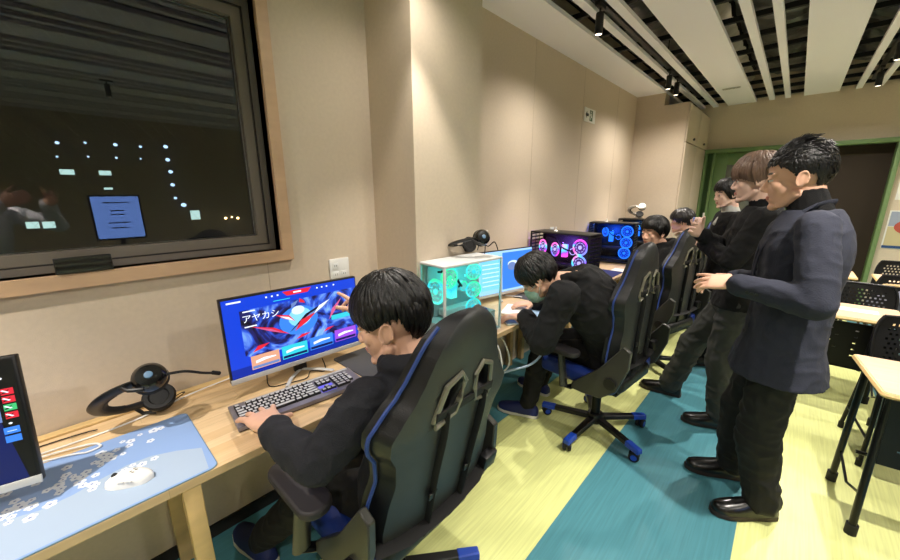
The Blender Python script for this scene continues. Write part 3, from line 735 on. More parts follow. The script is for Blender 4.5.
hs = Matrix.Translation((0, 0, .045)) @ Matrix.Rotation(radians(78), 4, 'Y') @ Matrix.Rotation(radians(10), 4, 'Z')
hs = Matrix.Translation((0, 0, .052)) @ Matrix.Rotation(radians(-62), 4, 'X') @ Matrix.Rotation(radians(0), 4, 'Z')
HS_A = Matrix.Translation((0, .03, .050)) @ Matrix.Rotation(radians(66), 4, 'X')
headset((-1.490, .105, DT + .001), 0, (-.08, -.98, -.10), (.70, .05, .70), 'black headset with a boom microphone lying by the blossom mouse mat', sc=1.1)
def cable(name, pts, r, m, lab, n=7):
    return MB().tube(catmull(pts, n), r, 8).build(name, m, None, label=lab, cat='cable')
cable('cable', [(-1.62, -.9, DT + .012), (-1.60, -.4, DT + .005), (-1.585, -.1, DT + .005), (-1.565, -.03, DT + .008)], .0022, M['rubber'], 'thin black headset cable running left from the headset')
cable('cable', [(-1.60, -.9, DT + .008), (-1.53, -.35, DT + .008), (-1.47, -.12, DT + .008), (-1.44, -.06, DT + .008), (-1.455, -.03, DT + .008), (-1.50, -.10, DT + .008), (-1.57, -.5, DT + .008)], .0028, M['white'], 'white cable looped on the corner of the blossom mouse mat')
cable('cable', [(-1.57, -.9, DT + .0045), (-1.54, -.2, DT + .0045), (-1.545, .05, DT + .0045), (-1.60, .28, DT + .012), (-1.64, .7, DT + .012), (-1.64, 1.1, DT + .012)], .003, M['white'], 'white cable running along the wall behind the headset to the monitor')
cable('cable', [(-1.50, .15, DT + .04), (-1.54, .21, DT + .05), (-1.58, .19, DT + .03), (-1.56, .15, DT + .02)], .0018, M['rubber'], 'short black cable loop behind the headset')
cable('cable', [(-1.55, .50, DT + .004), (-1.44, .47, DT + .004), (-1.41, .53, DT + .004), (-1.39, .60, DT + .006), (-1.43, .64, DT + .01), (-1.40, .69, DT + .004), (-1.52, .74, DT + .004)], .0022, M['rubber'], 'black cable curling below the lit game monitor')
cable('cable', [(-1.25, 1.70, DT - .03), (-1.16, 1.72, .60), (-1.14, 1.75, .45), (-1.22, 1.72, .33), (-1.36, 1.7, .1)], .005, M['white'], 'white cable hanging straight down behind the desk front')
cable('cable', [(-1.20, 1.95, .66), (-1.06, 1.93, .63), (-.99, 1.90, .55), (-1.03, 1.82, .46), (-1.16, 1.70, .40), (-1.34, 1.6, .25)], .007, mat('cable_blue_grey', (.62, .70, .80), .5), 'pale blue cable bowing out below the desk by the masked boy')
cable('cable', [(-1.22, 1.62, DT - .03), (-1.12, 1.60, .62), (-1.09, 1.60, .50), (-1.14, 1.64, .40), (-1.3, 1.6, .2)], .005, M['white'], 'second white cable hanging under the white computer')

# ------------------------------------------------------------------ computers
def fan(parent, c, axis, R, ring, blade, hub, name='fan'):
    """c centre; axis facing direction"""
    x, y, z = frame_from(axis); c = V(c)
    f = MB(); f.tube([c + x * (R * cos(a)) + y * (R * sin(a)) for a in [2 * pi * i / 28 for i in range(28)]], R * .13, 8, closed=True)
    f = f.build(name, ring, parent)
    b = MB(); b.tube([c + x * (R * .62 * cos(a)) + y * (R * .62 * sin(a)) for a in [2 * pi * i / 24 for i in range(24)]], R * .05, 6, closed=True); b.build('light_ring', hub, f)
    b = MB()
    for k in range(9):
        a = 2 * pi * k / 9; p = []
        for t, w, h in ((.25, .10, .0), (.60, .20, .03), (.93, .26, .06)):
            ca, sa = cos(a + t * .5), sin(a + t * .5); rad = x * ca + y * sa; tan = y * ca - x * sa
            p.append((c + rad * (R * t) - tan * (R * w) + z * (R * .10), c + rad * (R * t) + tan * (R * w) - z * (R * .10)))
        for q, q2 in zip(p, p[1:]): b.quad([q[0], q2[0], q2[1], q[1]])
    b.build('blade', blade, f, smooth=False)
    MB().lathe([(R * .26, -.006), (R * .27, .004), (R * .18, .009), (.001, .009)], c, axis, 18).build('hub', hub, f)
    return f
def rainbow(name, cols, s):
    m = bpy.data.materials.new(name); m.use_nodes = True; nt = m.node_tree; N = nt.nodes; L = nt.links; b = N['Principled BSDF']
    b.inputs['Base Color'].default_value = (0, 0, 0, 1); tc = N.new('ShaderNodeTexCoord'); n = N.new('ShaderNodeTexNoise')
    n.inputs['Scale'].default_value = 7; n.inputs['Detail'].default_value = 0; L.new(tc.outputs['Object'], n.inputs['Vector'])
    r = N.new('ShaderNodeValToRGB'); L.new(n.outputs['Fac'], r.inputs[0]); e = r.color_ramp.elements
    e[0].position = .34; e[0].color = (*srgb(cols[0]), 1); e[1].position = .66; e[1].color = (*srgb(cols[-1]), 1)
    for i, c in enumerate(cols[1:-1]): q = e.new(.34 + .32 * (i + 1) / (len(cols) - 1)); q.color = (*srgb(c), 1)
    L.new(r.outputs[0], b.inputs['Emission Color']); b.inputs['Emission Strength'].default_value = s; return m
TEALM = rainbow('glow_teal', ((.35, .95, .85), (.2, .75, .85), (.25, .95, .65)), 1.0); TEALB = mat('blade_white', (.75, .9, .9), .4, emit=(.3, .9, .9), estr=.10)
PINKM = rainbow('glow_pink', ((1, .30, .85), (.55, .25, 1), (.25, .85, .95), (1, .4, .75)), 1.25); PINKB = mat('blade_violet', (.2, .15, .3), .4, emit=(.5, .2, .8), estr=.25)
BLUEM = glow('glow_blue', (.12, .42, 1), 1.4); BLUEB = mat('blade_blue', (.1, .2, .5), .4, emit=(.05, .22, .9), estr=.35)
PINKH = glow('glow_white', (.75, .7, 1), 1.0)
def pc_case(loc, rz, W, L, Hc, label, shell, fans, inner, ledc, ring, blade, hub, group=None, led_p=1.0, kind=0):
    """local +y is the big glass side, x runs along the case (L), W is the thickness along y."""
    r = empty('computer_tower', loc, rz, label=label, cat='computer', group=group)
    t = .012; b = MB()
    b.box((0, 0, Hc - t / 2 - .0), (L, W, t), .003); b.box((0, 0, .012 + t / 2), (L, W, t), .003)
    b.box((0, -W / 2 + .002, Hc / 2 + .006), (L, .004, Hc - .012))
    for sx in (-1, 1):
        b.box((sx * (L / 2 - t / 2), W / 2 - t / 2, Hc / 2 + .006), (t, t, Hc - .02), .002); b.box((sx * (L / 2 - t / 2), -W / 2 + t / 2, Hc / 2 + .006), (t, t, Hc - .02), .002)
    b.build('frame', shell, r)
    for sx in (-1, 1):
        for sy in (-1, 1): MB().cyl((sx * (L / 2 - .04), sy * (W / 2 - .03), 0), (sx * (L / 2 - .04), sy * (W / 2 - .03), .013), .014, n=12).build('foot', M['rubber'], r)
    MB().box((0, W / 2 - .002, Hc / 2 + .006), (L - .02, .003, Hc - .03)).build('glass_panel', M['case_glass'], r)
    # rear/front grille ends
    for sx in (-1, 1):
        if kind == 1: MB().box((sx * (L / 2 - .002), 0, Hc / 2 + .006), (.003, W - .02, Hc - .03)).build('glass_panel', M['case_glass'], r); continue
        b = MB()
        for k in range(14): b.box((sx * (L / 2 - .003), 0, .035 + k * (Hc - .06) / 13), (.003, W - .02, (Hc - .06) / 13 * .45))
        for k in range(4): b.box((sx * (L / 2 - .0035), -W / 2 + .02 + k * (W - .04) / 3, Hc / 2), (.003, .006, Hc - .04))
        b.build('grille', shell, r)
    # internals: board, cooler, graphics card, power shroud, memory
    MB().box((0, -W / 2 + .02, Hc / 2 + .03), (L - .08, .006, Hc - .12), .002).build('mainboard', inner[0], r)
    MB().box((-.02 if kind else .0, -W / 2 + .055, Hc * .34), (L * .62, .055, .038), .006).build('graphics_card', inner[1], r)
    MB().box((0, -.01, .075 if kind else .035), (L - .03, W - .045, .09 if kind else .025), .004).build('power_shroud', inner[2], r)
    b = MB()
    for k in range(4): b.box((.03 + k * .012 - .02, -W / 2 + .045, Hc * .62), (.006, .04, .11), .001)
    b.build('memory', ring, r)
    b = MB(); b.lathe([(.001, .03), (.028, .03), (.032, .024), (.032, 0)], (-.05, -W / 2 + .025, Hc * .62), (0, 1, 0), 24); cp = b.build('cpu_cooler', inner[1], r)
    MB().tube([V((-.05, -W / 2 + .057, Hc * .62)) + V((cos(a) * .026, 0, sin(a) * .026)) for a in [2 * pi * i / 20 for i in range(20)]], .003, 6, closed=True).build('light_ring', hub, cp)
    b = MB()
    for k in range(2): b.tube(catmull([(-.04 + k * .02, -W / 2 + .05, Hc * .62), (.02, .0, Hc * .70), (.08, .0, Hc * .85), (.13 + k * .02, -.02, Hc * .88)], 5), .006, 8)
    b.build('cooling_hose', M['rubber'], r)
    for (c, ax, R) in fans: fan(r, c, ax, R, ring, blade, hub)
    ld = bpy.data.lights.new('case_led', 'POINT'); ld.energy = led_p; ld.color = srgb(ledc); ld.shadow_soft_size = .002
    lo = bpy.data.objects.new('case_light', ld); COL.objects.link(lo); lo.parent = r; lo.location = (.0, W * .1, Hc * .80)
    return r
dark_in = (mat('board_dark', (.10, .10, .14), .6), mat('card_dark', (.16, .16, .19), .5), mat('shroud_dark', (.07, .07, .09), .6))
light_in = (mat('board_white', (.62, .72, .74), .6), mat('card_white', (.75, .78, .78), .5), mat('shroud_white', (.70, .76, .78), .6))
# white case: glass to +X (world).  local +y -> world +X : rz=-90deg ; local x -> world -y
WL, WWD, WHh = .42, .195, .425
fw = [((-.10, 0.0, WHh - .075), (0, 1, .0), .050), ((-.155, -.02, .30), (-.75, 1, 0), .04), ((-.155, -.02, .205), (-.75, 1, 0), .04), ((-.155, -.02, .335 + .045), (-.75, 1, 0), .0375), ((WL / 2 - .022, 0.02, .295), (1, 0, 0), .055), ((-.155, -.02, .11), (-.75, 1, 0), .04)]
fw = [((.10, .01, WHh - .085), (0, 1, 0), .050), ((-.085, .0, .345), (.35, 1, 0), .042), ((-.085, .0, .245), (.35, 1, 0), .042), ((-.085, .0, .15), (.35, 1, 0), .042), ((WL / 2 - .020, .01, .285), (1, 0, 0), .058)]
pc_case((-1.225, 1.405, DT + .001), radians(-90 - 5), WWD, WL, WHh, 'white computer tower with glass side and teal lights beside the wall column', M['white_metal'], fw, light_in, (.25, .85, .85), TEALM, TEALB, TEALM, led_p=.9, kind=1)
# black cases: glass to -Y : rz=180
fb = [((.205, .0, .30), (.55, 1, 0), .056), ((.085, .0, .285), (.5, 1, 0), .054), ((-.15, .02, .325), (.1, 1, 0), .060), ((-.15, .02, .195), (.1, 1, 0), .060)]
pc_case((-1.365, 2.87, DT + .001), radians(180 - 3), .22, .53, .44, 'black computer tower with pink and cyan ring fans behind the masked boy', M['black'], fb, dark_in, (.6, .35, 1), PINKM, PINKB, PINKH, led_p=1.6)
fc = [((.08, .0, .33), (.8, 1, 0), .045), ((-.145, .02, .345), (.1, 1, 0), .056), ((-.145, .02, .225), (.1, 1, 0), .056), ((-.135, .02, .11), (.1, 1, 0), .056)]
c3 = pc_case((-1.425, 4.17, DT + .001), radians(180 + 8), .22, .47, .44, 'black computer tower with three stacked blue ring fans', M['black'], fc, dark_in, (.1, .35, 1), BLUEM, BLUEB, BLUEM, led_p=4.0)
c4 = pc_case((-1.37, 4.92, DT + .001), radians(180 + 4), .22, .46, .44, 'farthest black computer tower with a white headset lying on top', M['black'], [((.1, .0, .33), (.1, 1, 0), .05), ((-.12, .0, .33), (.1, 1, 0), .05)], dark_in, (.2, .6, .9), BLUEM, BLUEB, TEALM, led_p=1.0)
HS_B = Matrix.Translation((0, 0, .030)) @ Matrix.Rotation(radians(84), 4, 'X')
headset((-1.26, 1.52, DT + .427), 0, (-.4, -.85, -.05), (.9, -.45, .35), 'black headset lying on top of the white computer tower', False)
headset((-1.40, 4.92, DT + .443), 0, (-.9, -.3, .1), (.2, -.7, .5), 'white headset on top of the farthest black computer', False, M['white'])
cable('cable', [(-1.28, 1.60, DT + .445), (-1.31, 1.66, DT + .50), (-1.36, 1.75, DT + .50), (-1.38, 1.80, DT + .45), (-1.40, 1.82, DT + .35)], .003, M['rubber'], 'black cable arching off the back of the white computer')
cable('cable', [(-1.655, 2.10, 1.14), (-1.60, 2.12, 1.10), (-1.56, 2.15, 1.13), (-1.55, 2.20, 1.02)], .004, M['rubber'], 'black plug lead hanging from the small wall socket')
# phone resting on the window ledge, notebook, phones, papers
ph = empty('smartphone', (XW + .016, .035, 1.237), radians(0), label='small dark smartphone leaning on the window ledge', cat='phone')
MB().box((0, 0, .026), (.007, .135, .052), .003, mtx=Matrix.Rotation(radians(-14), 3, 'Y')).build('body', M['black'], ph)
MB().box((.0045, 0, .0268), (.001, .130, .048), mtx=Matrix.Rotation(radians(-14), 3, 'Y')).build('screen', mat('phone_glass', (.05, .04, .04), .05, coat=1), ph)
nb = empty('notebook', (-1.175, 1.985, DT + .0035), radians(20), label='open notebook with pale blue pages on the desk by the masked boy', cat='notebook')
MB().box((-.075, 0, .004), (.148, .21, .008), .001).build('page', M['paper'], nb); MB().box((.075, 0, .004), (.148, .21, .008), .001).build('page', mat('page_blue', (.60, .72, .85), .8), nb)
# far desk: tissue and papers
pp = MB().box((0, 0, .001), (.14, .20, .002)).build('paper_sheet', M['paper'], None, loc=(-1.18, 3.72, DT + .001), label='white sheet of paper on the far worktop', cat='paper')
for i, (x, y, zt) in enumerate([(-1.45, 2.87, DT + .442), (-1.50, 4.15, DT + .442)]):
    MB().lathe([(.001, 0), (.018, 0), (.016, .004), (.006, .01), (.005, .035), (.001, .036)], n=14).build('wireless_antenna', M['case_glass'] if 0 else M['white'], None, loc=(x, y, zt), label='small white antenna standing on the computer with %s fans' % ('pink' if i == 0 else 'three blue'), cat='antenna')

# ------------------------------------------------------------------ gaming chair
def chair_proto(tdeg, seg_x=-.205, ax=.165, az=.598):
    r = empty('gaming_chair'); tilt = radians(tdeg)
    W = [(0, .215), (.06, .240), (.14, .258), (.24, .250), (.32, .232), (.39, .242), (.45, .272), (.49, .274), (.54, .236), (.585, .196), (.63, .170), (.68, .148), (.715, .129), (.745, .106), (.768, .080), (.783, .055), (.792, .030), (.795, .010)]
    def hw(v):
        for (a, x), (c, y) in zip(W, W[1:]):
            if v <= c: t = (v - a) / (c - a); return x + (y - x) * (t * t * (3 - 2 * t) * .5 + t * .5)
        return .02
    TM = Matrix.Translation((seg_x, 0, .470)) @ Matrix.Rotation(-tilt, 4, 'Y') @ Matrix.Diagonal((1, .95, .95, 1))   # local: x forward, y left, z up the back
    nv, nu = 52, 16; b = MB(); rings = []
    def front(u, v): return .028 + .030 * abs(u) ** 3 * (1 - .5 * max(0, v - .54) / .26)
    def back(u, v): return -.034 + .030 * abs(u) ** 2.5
    for j in range(nv + 1):
        v = .795 * (1 - (1 - j / nv) ** 1.25); w = hw(v); sc = max(.18, math.sqrt(max(0, 1 - ((v - .70) / .0965) ** 2))) if v > .70 else min(1, v / .03 + .4)
        ring = []
        for i in range(nu + 1): u = -1 + 2 * i / nu; ring.append((front(u, v) * sc, u * w, v))
        for i in range(1, nu): u = 1 - 2 * i / nu; ring.append((back(u, v) * sc, u * w, v))
        rings.append(b.ring(ring))
    b.use(M['leather']); b.skin(rings)
    o = b.build('backrest', None, r, angle=50); o.data.materials.append(M['leather_side'])
    hole = [(.024, .600), (.046, .632), (.092, .608), (.118, .510), (.110, .488), (.044, .510), (.033, .550)]
    cb = MB()
    for s in (-1, 1): cb.prism([(s * p[0], p[1]) for p in hole], (-.2, 0, 0), (0, 1, 0), (0, 0, 1), .4)
    cut = cb.build('cut'); md = o.modifiers.new('h', 'BOOLEAN'); md.object = cut; md.operation = 'DIFFERENCE'; md.solver = 'EXACT'
    me = evaluated(o); o.modifiers.clear(); o.data = me; bpy.data.objects.remove(cut)
    for p in me.polygons:
        if p.center.x > .0 or abs(p.center.y) > hw(p.center.z) * .97: p.material_index = 1
    o.data.transform(TM)
    for s in (-1, 1):
        pts = [V((front(s, .795 * k / 40) * (.75) - .01, s * (hw(.795 * k / 40) + .001), .795 * k / 40)) for k in range(1, 39)]
        q = MB().tube(pts, .0055, 6).build('piping', M['piping'], r); q.data.transform(TM)
        # ring trim round each opening, back and front
        cx = sum(p[0] for p in hole) / len(hole); cz = sum(p[1] for p in hole) / len(hole)
        loop = [V((back(p[0] / .25, .6) - .002, s * (cx + (p[0] - cx) * 1.05), cz + (p[1] - cz) * 1.05)) for p in hole]
        q = MB().tube(loop, .0085, 8, closed=True, flat=.8).build('opening_trim', M['trim'], r); q.data.transform(TM)
        loop = [V((.034, s * (cx + (p[0] - cx) * 1.05), cz + (p[1] - cz) * 1.05)) for p in hole]
        q = MB().tube(loop, .008, 8, closed=True).build('opening_trim', M['blue_leather'], r); q.data.transform(TM)
        st = [V((back(.3, 0) - .004, s * .080, .525)), V((back(.3, 0) - .010, s * .080, .45)), V((back(.3, 0) - .008, s * .080, .30)), V((back(.3, 0) - .008, s * .075, .10)), V((-.030, s * .072, .02))]
        q = MB().tube(catmull(st, 5), .013, 8, flat=.22, up=(0, 1, 0)).build('strap', M['rubber'], r); q.data.transform(TM)
        q = MB().box((back(.3, 0) - .012, s * .079, .22), (.010, .034, .026), .003).build('buckle', M['black'], r); q.data.transform(TM)
    q = MB().box((-.038, 0, .525), (.006, .24, .028), .002).build('strap', M['rubber'], r); q.data.transform(TM)
    q = MB().tube([(-.006, -.25, .10), (-.034, -.16, .095), (-.044, 0, .09), (-.034, .16, .095), (-.006, .25, .10)], .028, 8, flat=.15, up=(0, 0, 1)).build('lumbar_strap', M['rubber'], r); q.data.transform(TM)
    q = MB().box((-.030, -.245, .115), (.035, .075, .07), .01).build('strap_pouch', M['black'], r); q.data.transform(TM)
    q = MB().box((.075, 0, .17), (.07, .30, .18), .03, seg=3).build('lumbar_pillow', M['leather_side'], r); q.data.transform(TM)
    # seat
    b = MB(); b.use(M['leather_side']); b.box((.02, 0, .445), (.48, .38, .085), .03, seg=3); s_ = b.build('seat', None, r)
    for s in (-1, 1): MB().box((.03, s * .215, .455), (.46, .085, .095), .03, seg=3).build('seat_bolster', M['blue_leather'], r)
    b = MB(); b.box((.01, 0, .392), (.40, .36, .025), .006); b.box((.0, 0, .368), (.24, .20, .03), .006); b.build('seat_base', M['black_metal'], r)
    for s in (-1, 1):
        b = MB(); b.prism([(-.04, .38), (.03, .38), (.03, .42), (-.12, .56), (-.235, .72), (-.275, .70), (-.27, .60), (-.22, .46), (-.14, .39)], (0, s * .262 + .012, 0), (1, 0, 0), (0, 0, 1), .024)
        o = b.build('recline_bracket', M['olive_grey'], r); o.modifiers.new('b', 'BEVEL').width = .004
        MB().cyl((-.19, s * .262 + s * .010, .50), (-.19, s * .262 + s * .026, .50), .032, n=20).build('recline_hinge', M['black'], r)
        b = MB(); b.prism([(-.05 + px, py) for px, py in rrect(.27, .095, .045, 6)], (ax, s * .305, az), (1, 0, 0), (0, 1, 0), .028)
        o = b.build('armrest', M['pad'], r, angle=60); o.modifiers.new('b', 'BEVEL').width = .008; o.modifiers['b' if 'b' in o.modifiers else 0].segments = 3
        MB().tube([(.06, s * .305, .40), (ax - .075, s * .305, az)], [.030, .026], 12, flat=.62).build('armrest_post', M['olive_grey'], r)
        MB().tube([(.02, s * .18, .375), (.05, s * .26, .375), (.06, s * .305, .40), (.06, s * .305, .44)], .020, 8, flat=.6).build('armrest_bracket', M['black_metal'], r)
    MB().cyl((.0, 0, .12), (0, 0, .26), .027).cyl((0, 0, .26), (0, 0, .37), .016).build('gas_cylinder', M['black_metal'], r)
    MB().lathe([(.001, .12), (.045, .12), (.05, .10), (.045, .06), (.001, .055)]).build('base_hub', M['black'], r)
    for k in range(5):
        a = 2 * pi * k / 5 + radians(18); d = V((cos(a), sin(a), 0)); t = V((-sin(a), cos(a), 0))
        def bar(r0, r1, z0, z1, w0, w1, h, name, m, par):
            b = MB(); rg = []
            for rr, zz, ww in ((r0, z0, w0), (r1, z1, w1)): rg.append(b.ring([d * rr + t * (sx * ww) + V((0, 0, zz + sz * h)) for sx, sz in ((-1, -1), (1, -1), (.8, 1), (-.8, 1))]))
            o = b.skin(rg).build(name, m, par, smooth=False); o.modifiers.new('b', 'BEVEL').width = .004; return o
        arm = bar(.03, .255, .090, .075, .028, .022, .014, 'base_arm', M['black'], r)
        bar(.25, .338, .076, .070, .0245, .0215, .0155, 'end_cap', M['blue'], arm)
        c = d * .318; cb = MB().box(c + V((0, 0, .044)), (.024, .034, .03), .006, rz=a + .6).build('caster', M['black'], r)
        t2 = V((-sin(a + .6), cos(a + .6), 0)); c2 = c + V((cos(a + .6), sin(a + .6), 0)) * -.012
        b = MB(); b.use(M['rubber'])
        for s in (-1, 1): b.lathe([(.012, -.009), (.026, -.009), (.029, -.004), (.029, .004), (.026, .009), (.012, .009)], c2 + t2 * (s * .014) + V((0, 0, .0295)), t2, 20)
        b.use(M['blue'])
        for s in (-1, 1): b.lathe([(.001, -.010), (.017, -.010), (.017, .010), (.001, .010)], c2 + t2 * (s * .015) + V((0, 0, .0295)), t2, 16)
        b.build('wheel', None, cb)
    return r
CH = chair_proto(13, ax=.075, az=.635); GC = 'black and blue racing style gaming chairs along the desks'
def place_chair(o, x, y, deg, lab):
    o.location = (x, y, 0.0005); o.rotation_euler = (0, 0, radians(deg)); tagp(o, lab, 'gaming chair', GC); return o
place_chair(CH, -.91, .650, 181, 'black gaming chair with blue piping nearest the camera, seen from behind')
CH2 = chair_proto(2.5, -.170)
place_chair(CH2, -.725, 2.125, 174, 'black gaming chair holding the masked boy, second from the camera')
place_chair(copy_tree(CH2), -.72, 3.30, 164, 'black gaming chair holding the boy who looks back toward the camera')
place_chair(copy_tree(CH2), -.74, 4.40, 176, 'black gaming chair farthest along the desks, holding the boy in the grey hood')

# ------------------------------------------------------------------ folding tables, chairs on the right
def ftable(x0, x1, y0, y1, z, label, rz=0, vis=True):
    cx, cy = (x0 + x1) / 2, (y0 + y1) / 2; L = x1 - x0; Wd = y1 - y0
    r = empty('folding_table', (cx, cy, 0.0005), rz, label=label, cat='table', group='long folding tables with black modesty panels')
    o = MB().prism(rrect(L, Wd, .012, 3), (0, 0, z - .024), (1, 0, 0), (0, 1, 0), .024).build('tabletop', M['table'], r, smooth=False)
    ed = MB(); ed.tube([V((px, py, z - .012)) for px, py in rrect(L + .002, Wd + .002, .012, 3)], .0115, 6, closed=True, flat=1); ed.build('edge_band', M['wood_edge'], r)
    yb = -Wd / 2 + .045
    b = MB(); b.use(M['black_metal'])
    # perforated modesty panel: bars leave rows of slots
    zt, zb = z - .045, z - .34; rows = 5; cols = int(L / .085)
    def rect(xa, xb, za, zb_): b.box(((xa + xb) / 2, yb, (za + zb_) / 2), (xb - xa, .004, abs(zb_ - za)))
    hz = [zt - .05 - k * .042 for k in range(rows)]; hh = .008; prev = zt
    for k, h0 in enumerate(hz):
        rect(-L / 2 + .02, L / 2 - .02, h0 + hh / 2, prev); prev = h0 - hh / 2
        x = -L / 2 + .02; i = 0
        while x < L / 2 - .02:
            w_ = .070 + .03 * ((i + k) % 2); xe = min(x + w_, L / 2 - .02); rect(x, xe, h0 - hh / 2, h0 + hh / 2); x = xe + .016; i += 1
    rect(-L / 2 + .02, L / 2 - .02, zb, prev)
    b.build('modesty_panel', None, r, smooth=False)
    for s in (-1, 1):
        xx = s * (L / 2 - .030)
        for yy, yt in ((-Wd / 2 + .03, -Wd / 2 + .06), (Wd / 2 - .02, Wd / 2 - .09)):
            MB().tube([(xx, yt, z - .035), (xx, yt + (yy - yt) * .15, z - .08), (xx, yy, .02)], .0165, 10, flat=.8).build('leg', M['black_metal'], r)
            MB().cyl((xx, yy, 0), (xx, yy, .05), .021, n=12).build('foot_cap', M['rubber'], r)
        MB().box((xx, 0, z - .035), (.03, Wd - .10, .02), .004).build('top_bracket', M['black_metal'], r)
        MB().tube([(xx, -Wd / 2 + .035, .20), (xx, 0, .13), (xx, Wd / 2 - .02, .20)], .006, 8).build('leg_brace', M['black_metal'], r)
    MB().cyl((-L / 2 + .03, 0, z - .40), (L / 2 - .03, 0, z - .40), .009, n=10).build('crossbar', M['black_metal'], r)
    return r
ftable(.349, 2.149, 2.228, 2.664, .70, 'nearest pale wood table at the right edge with its corner toward the camera', radians(6.3))
ftable(-.20, .61, 3.33, 3.74, .70, 'pale wood table with a paper strip on it, behind the standing man', radians(0))
ftable(-.30, .52, 4.93, 5.33, .70, 'farther pale wood table with a crumpled white bag on it, by the dark doorway')
ftable(.655, 2.2, 4.80, 5.30, .70, 'pale wood table at the right edge below the poster')
def mesh_chair(x, y, deg, label, proto=[None]):
    if proto[0]:
        r = copy_tree(proto[0]); r.location = (x, y, .0005); r.rotation_euler = (0, 0, radians(deg)); r['label'] = label; return r
    r = empty('stacking_chair', (x, y, .0005), radians(deg), label=label, cat='chair', group='black perforated stacking chairs at the tables')
    b = MB(); rings = []
    # curved back panel built as a lattice with round-ish perforations in a centre field
    nu, nv = 36, 22; G = [[None] * (nu + 1) for _ in range(nv + 1)]
    def P(u, v):
        a = u * .75; x_ = -.20 - .03 * v + .055 * (1 - cos(a)) * 2.2; w = .225 - .03 * abs(v) ** 3; return V((x_, u * w, .62 + .15 * v))
    for k in range(2):
        off = -.007 if k else 0
        for j in range(nv + 1):
            for i in range(nu + 1): G[j][i] = b.bm.verts.new(P(-1 + 2 * i / nu, -1 + 2 * j / nv) + V((off, 0, 0)))
        for j in range(nv):
            for i in range(nu):
                inner = 4 <= i < nu - 4 and 4 <= j < nv - 3
                if inner and (i + (j // 2 % 2)) % 2 == 0 and j % 2 == 0: continue
                f = b.bm.faces.new((G[j][i], G[j][i + 1], G[j + 1][i + 1], G[j + 1][i]))
    b.build('backrest', M['black'], r)
    b = MB(); b.tube([P(u, 1) for u in [-1 + i / 8 for i in range(17)]] , .009, 8); b.tube([P(-1, -1 + i / 5) for i in range(11)], .009, 8); b.tube([P(1, -1 + i / 5) for i in range(11)], .009, 8); b.build('back_frame', M['black'], r)
    MB().box((0, 0, .435), (.42, .43, .035), .014, seg=3).build('seat', M['black'], r)
    for s in (-1, 1):
        MB().tube(catmull([(-.215, s * .215, .62), (-.20, s * .225, .50), (-.16, s * .225, .42), (-.19, s * .235, .20), (-.22, s * .245, .02)], 4), .0105, 8).build('leg', M['black_metal'], r)
        MB().tube(catmull([(-.16, s * .225, .43), (.12, s * .225, .42), (.18, s * .23, .36), (.20, s * .24, .02)], 4), .0105, 8).build('leg', M['black_metal'], r)
        MB().tube([(-.20, s * .24, .16), (.195, s * .236, .16)], .007, 8).build('stretcher', M['black_metal'], r)
        for xx in (-.22, .20): MB().cyl((xx, s * .243, 0), (xx, s * .243, .04), .014, n=10).build('foot_cap', M['rubber'], r)
    proto[0] = r; return r
mesh_chair(.70, 3.02, -84, 'black perforated stacking chair between the nearest table and the paper strip table')
mesh_chair(.45, 4.02, -90, 'black perforated stacking chair behind the table with the paper strip')
mesh_chair(.95, 5.60, -90, 'black perforated stacking chair at the table below the poster')
mesh_chair(1.40, 3.08, -84, 'black perforated stacking chair farther right behind the nearest table')
p = empty('paper_strip', (.36, 3.56, .7008), radians(-3), label='white paper strip with a printed line taped on the table', cat='paper')
MB().box((0, 0, .0005), (.30, .09, .001)).build('sheet', M['paper'], p)
b = MB(); rnd = random.Random(5); x = -.13
while x < .12:
    w = rnd.uniform(.006, .014)
    b.box((x, .004, .0013), (w, .020, .0005)); x += w + .003
b.build('printed_line', M['ink_blue'], p)
# crumpled bag and grey jacket
def crumple(name, c, r3, m, lab, cat, seed, amp=.3, n=20):
    b = MB(); b.ell((0, 0, r3[2]), r3, n)
    for v in b.bm.verts:
        d = (v.co - V((0, 0, r3[2]))).normalized(); q = noise.noise(d * 2.2 + V((seed, 0, 0))) * amp + abs(noise.noise(d * 6 + V((0, seed, 0)))) * amp * .5
        v.co += d * q * min(r3) * 1.6; v.co.z = max(v.co.z, 0)
    return b.build(name, m, None, angle=25, loc=c, label=lab, cat=cat)
crumple('plastic_bag', (.40, 5.20, .7005), (.075, .07, .13), M['paper'], 'crumpled white plastic bag standing on the table by the dark doorway', 'bag', 3)
crumple('folded_jacket', (.85, 4.62, .4525), (.24, .15, .10), mat('jacket_grey', (.36, .37, .41), .9), 'folded grey jacket on the chair at the right edge below the poster table', 'jacket', 8, .35)
mesh_chair(.85, 4.60, -90, 'black stacking chair under the folded grey jacket at the right edge')
# wide display on a stand across the room, seen mirrored in the window
tv = empty('display', (2.3, .50, 0), 0, label='large pale blue display on a stand across the room, mirrored in the window', cat='display')
MB().box((.02, 0, 1.22), (.04, .46, .52), .004).build('panel', M['black'], tv)
b = MB(); b.use(glow('display_blue', (.50, .66, 1), 3.2)); b.box((-.002, 0, 1.22), (.004, .42, .48)); b.build('screen', None, tv)
b = MB(); dk = glow('display_ink', (.08, .14, .3), .5)
for z, w in ((1.39, .24), (1.30, .12), (1.255, .12), (1.16, .20), (1.10, .16)): b.box((-.005, 0, z), (.002, w, .012))
b.build('print', dk, tv)
MB().cyl((.06, 0, .03), (.06, 0, 1.1), .025).build('pole', M['black'], tv); MB().box((.06, 0, .015), (.45, .5, .03), .005).build('base', M['black'], tv)
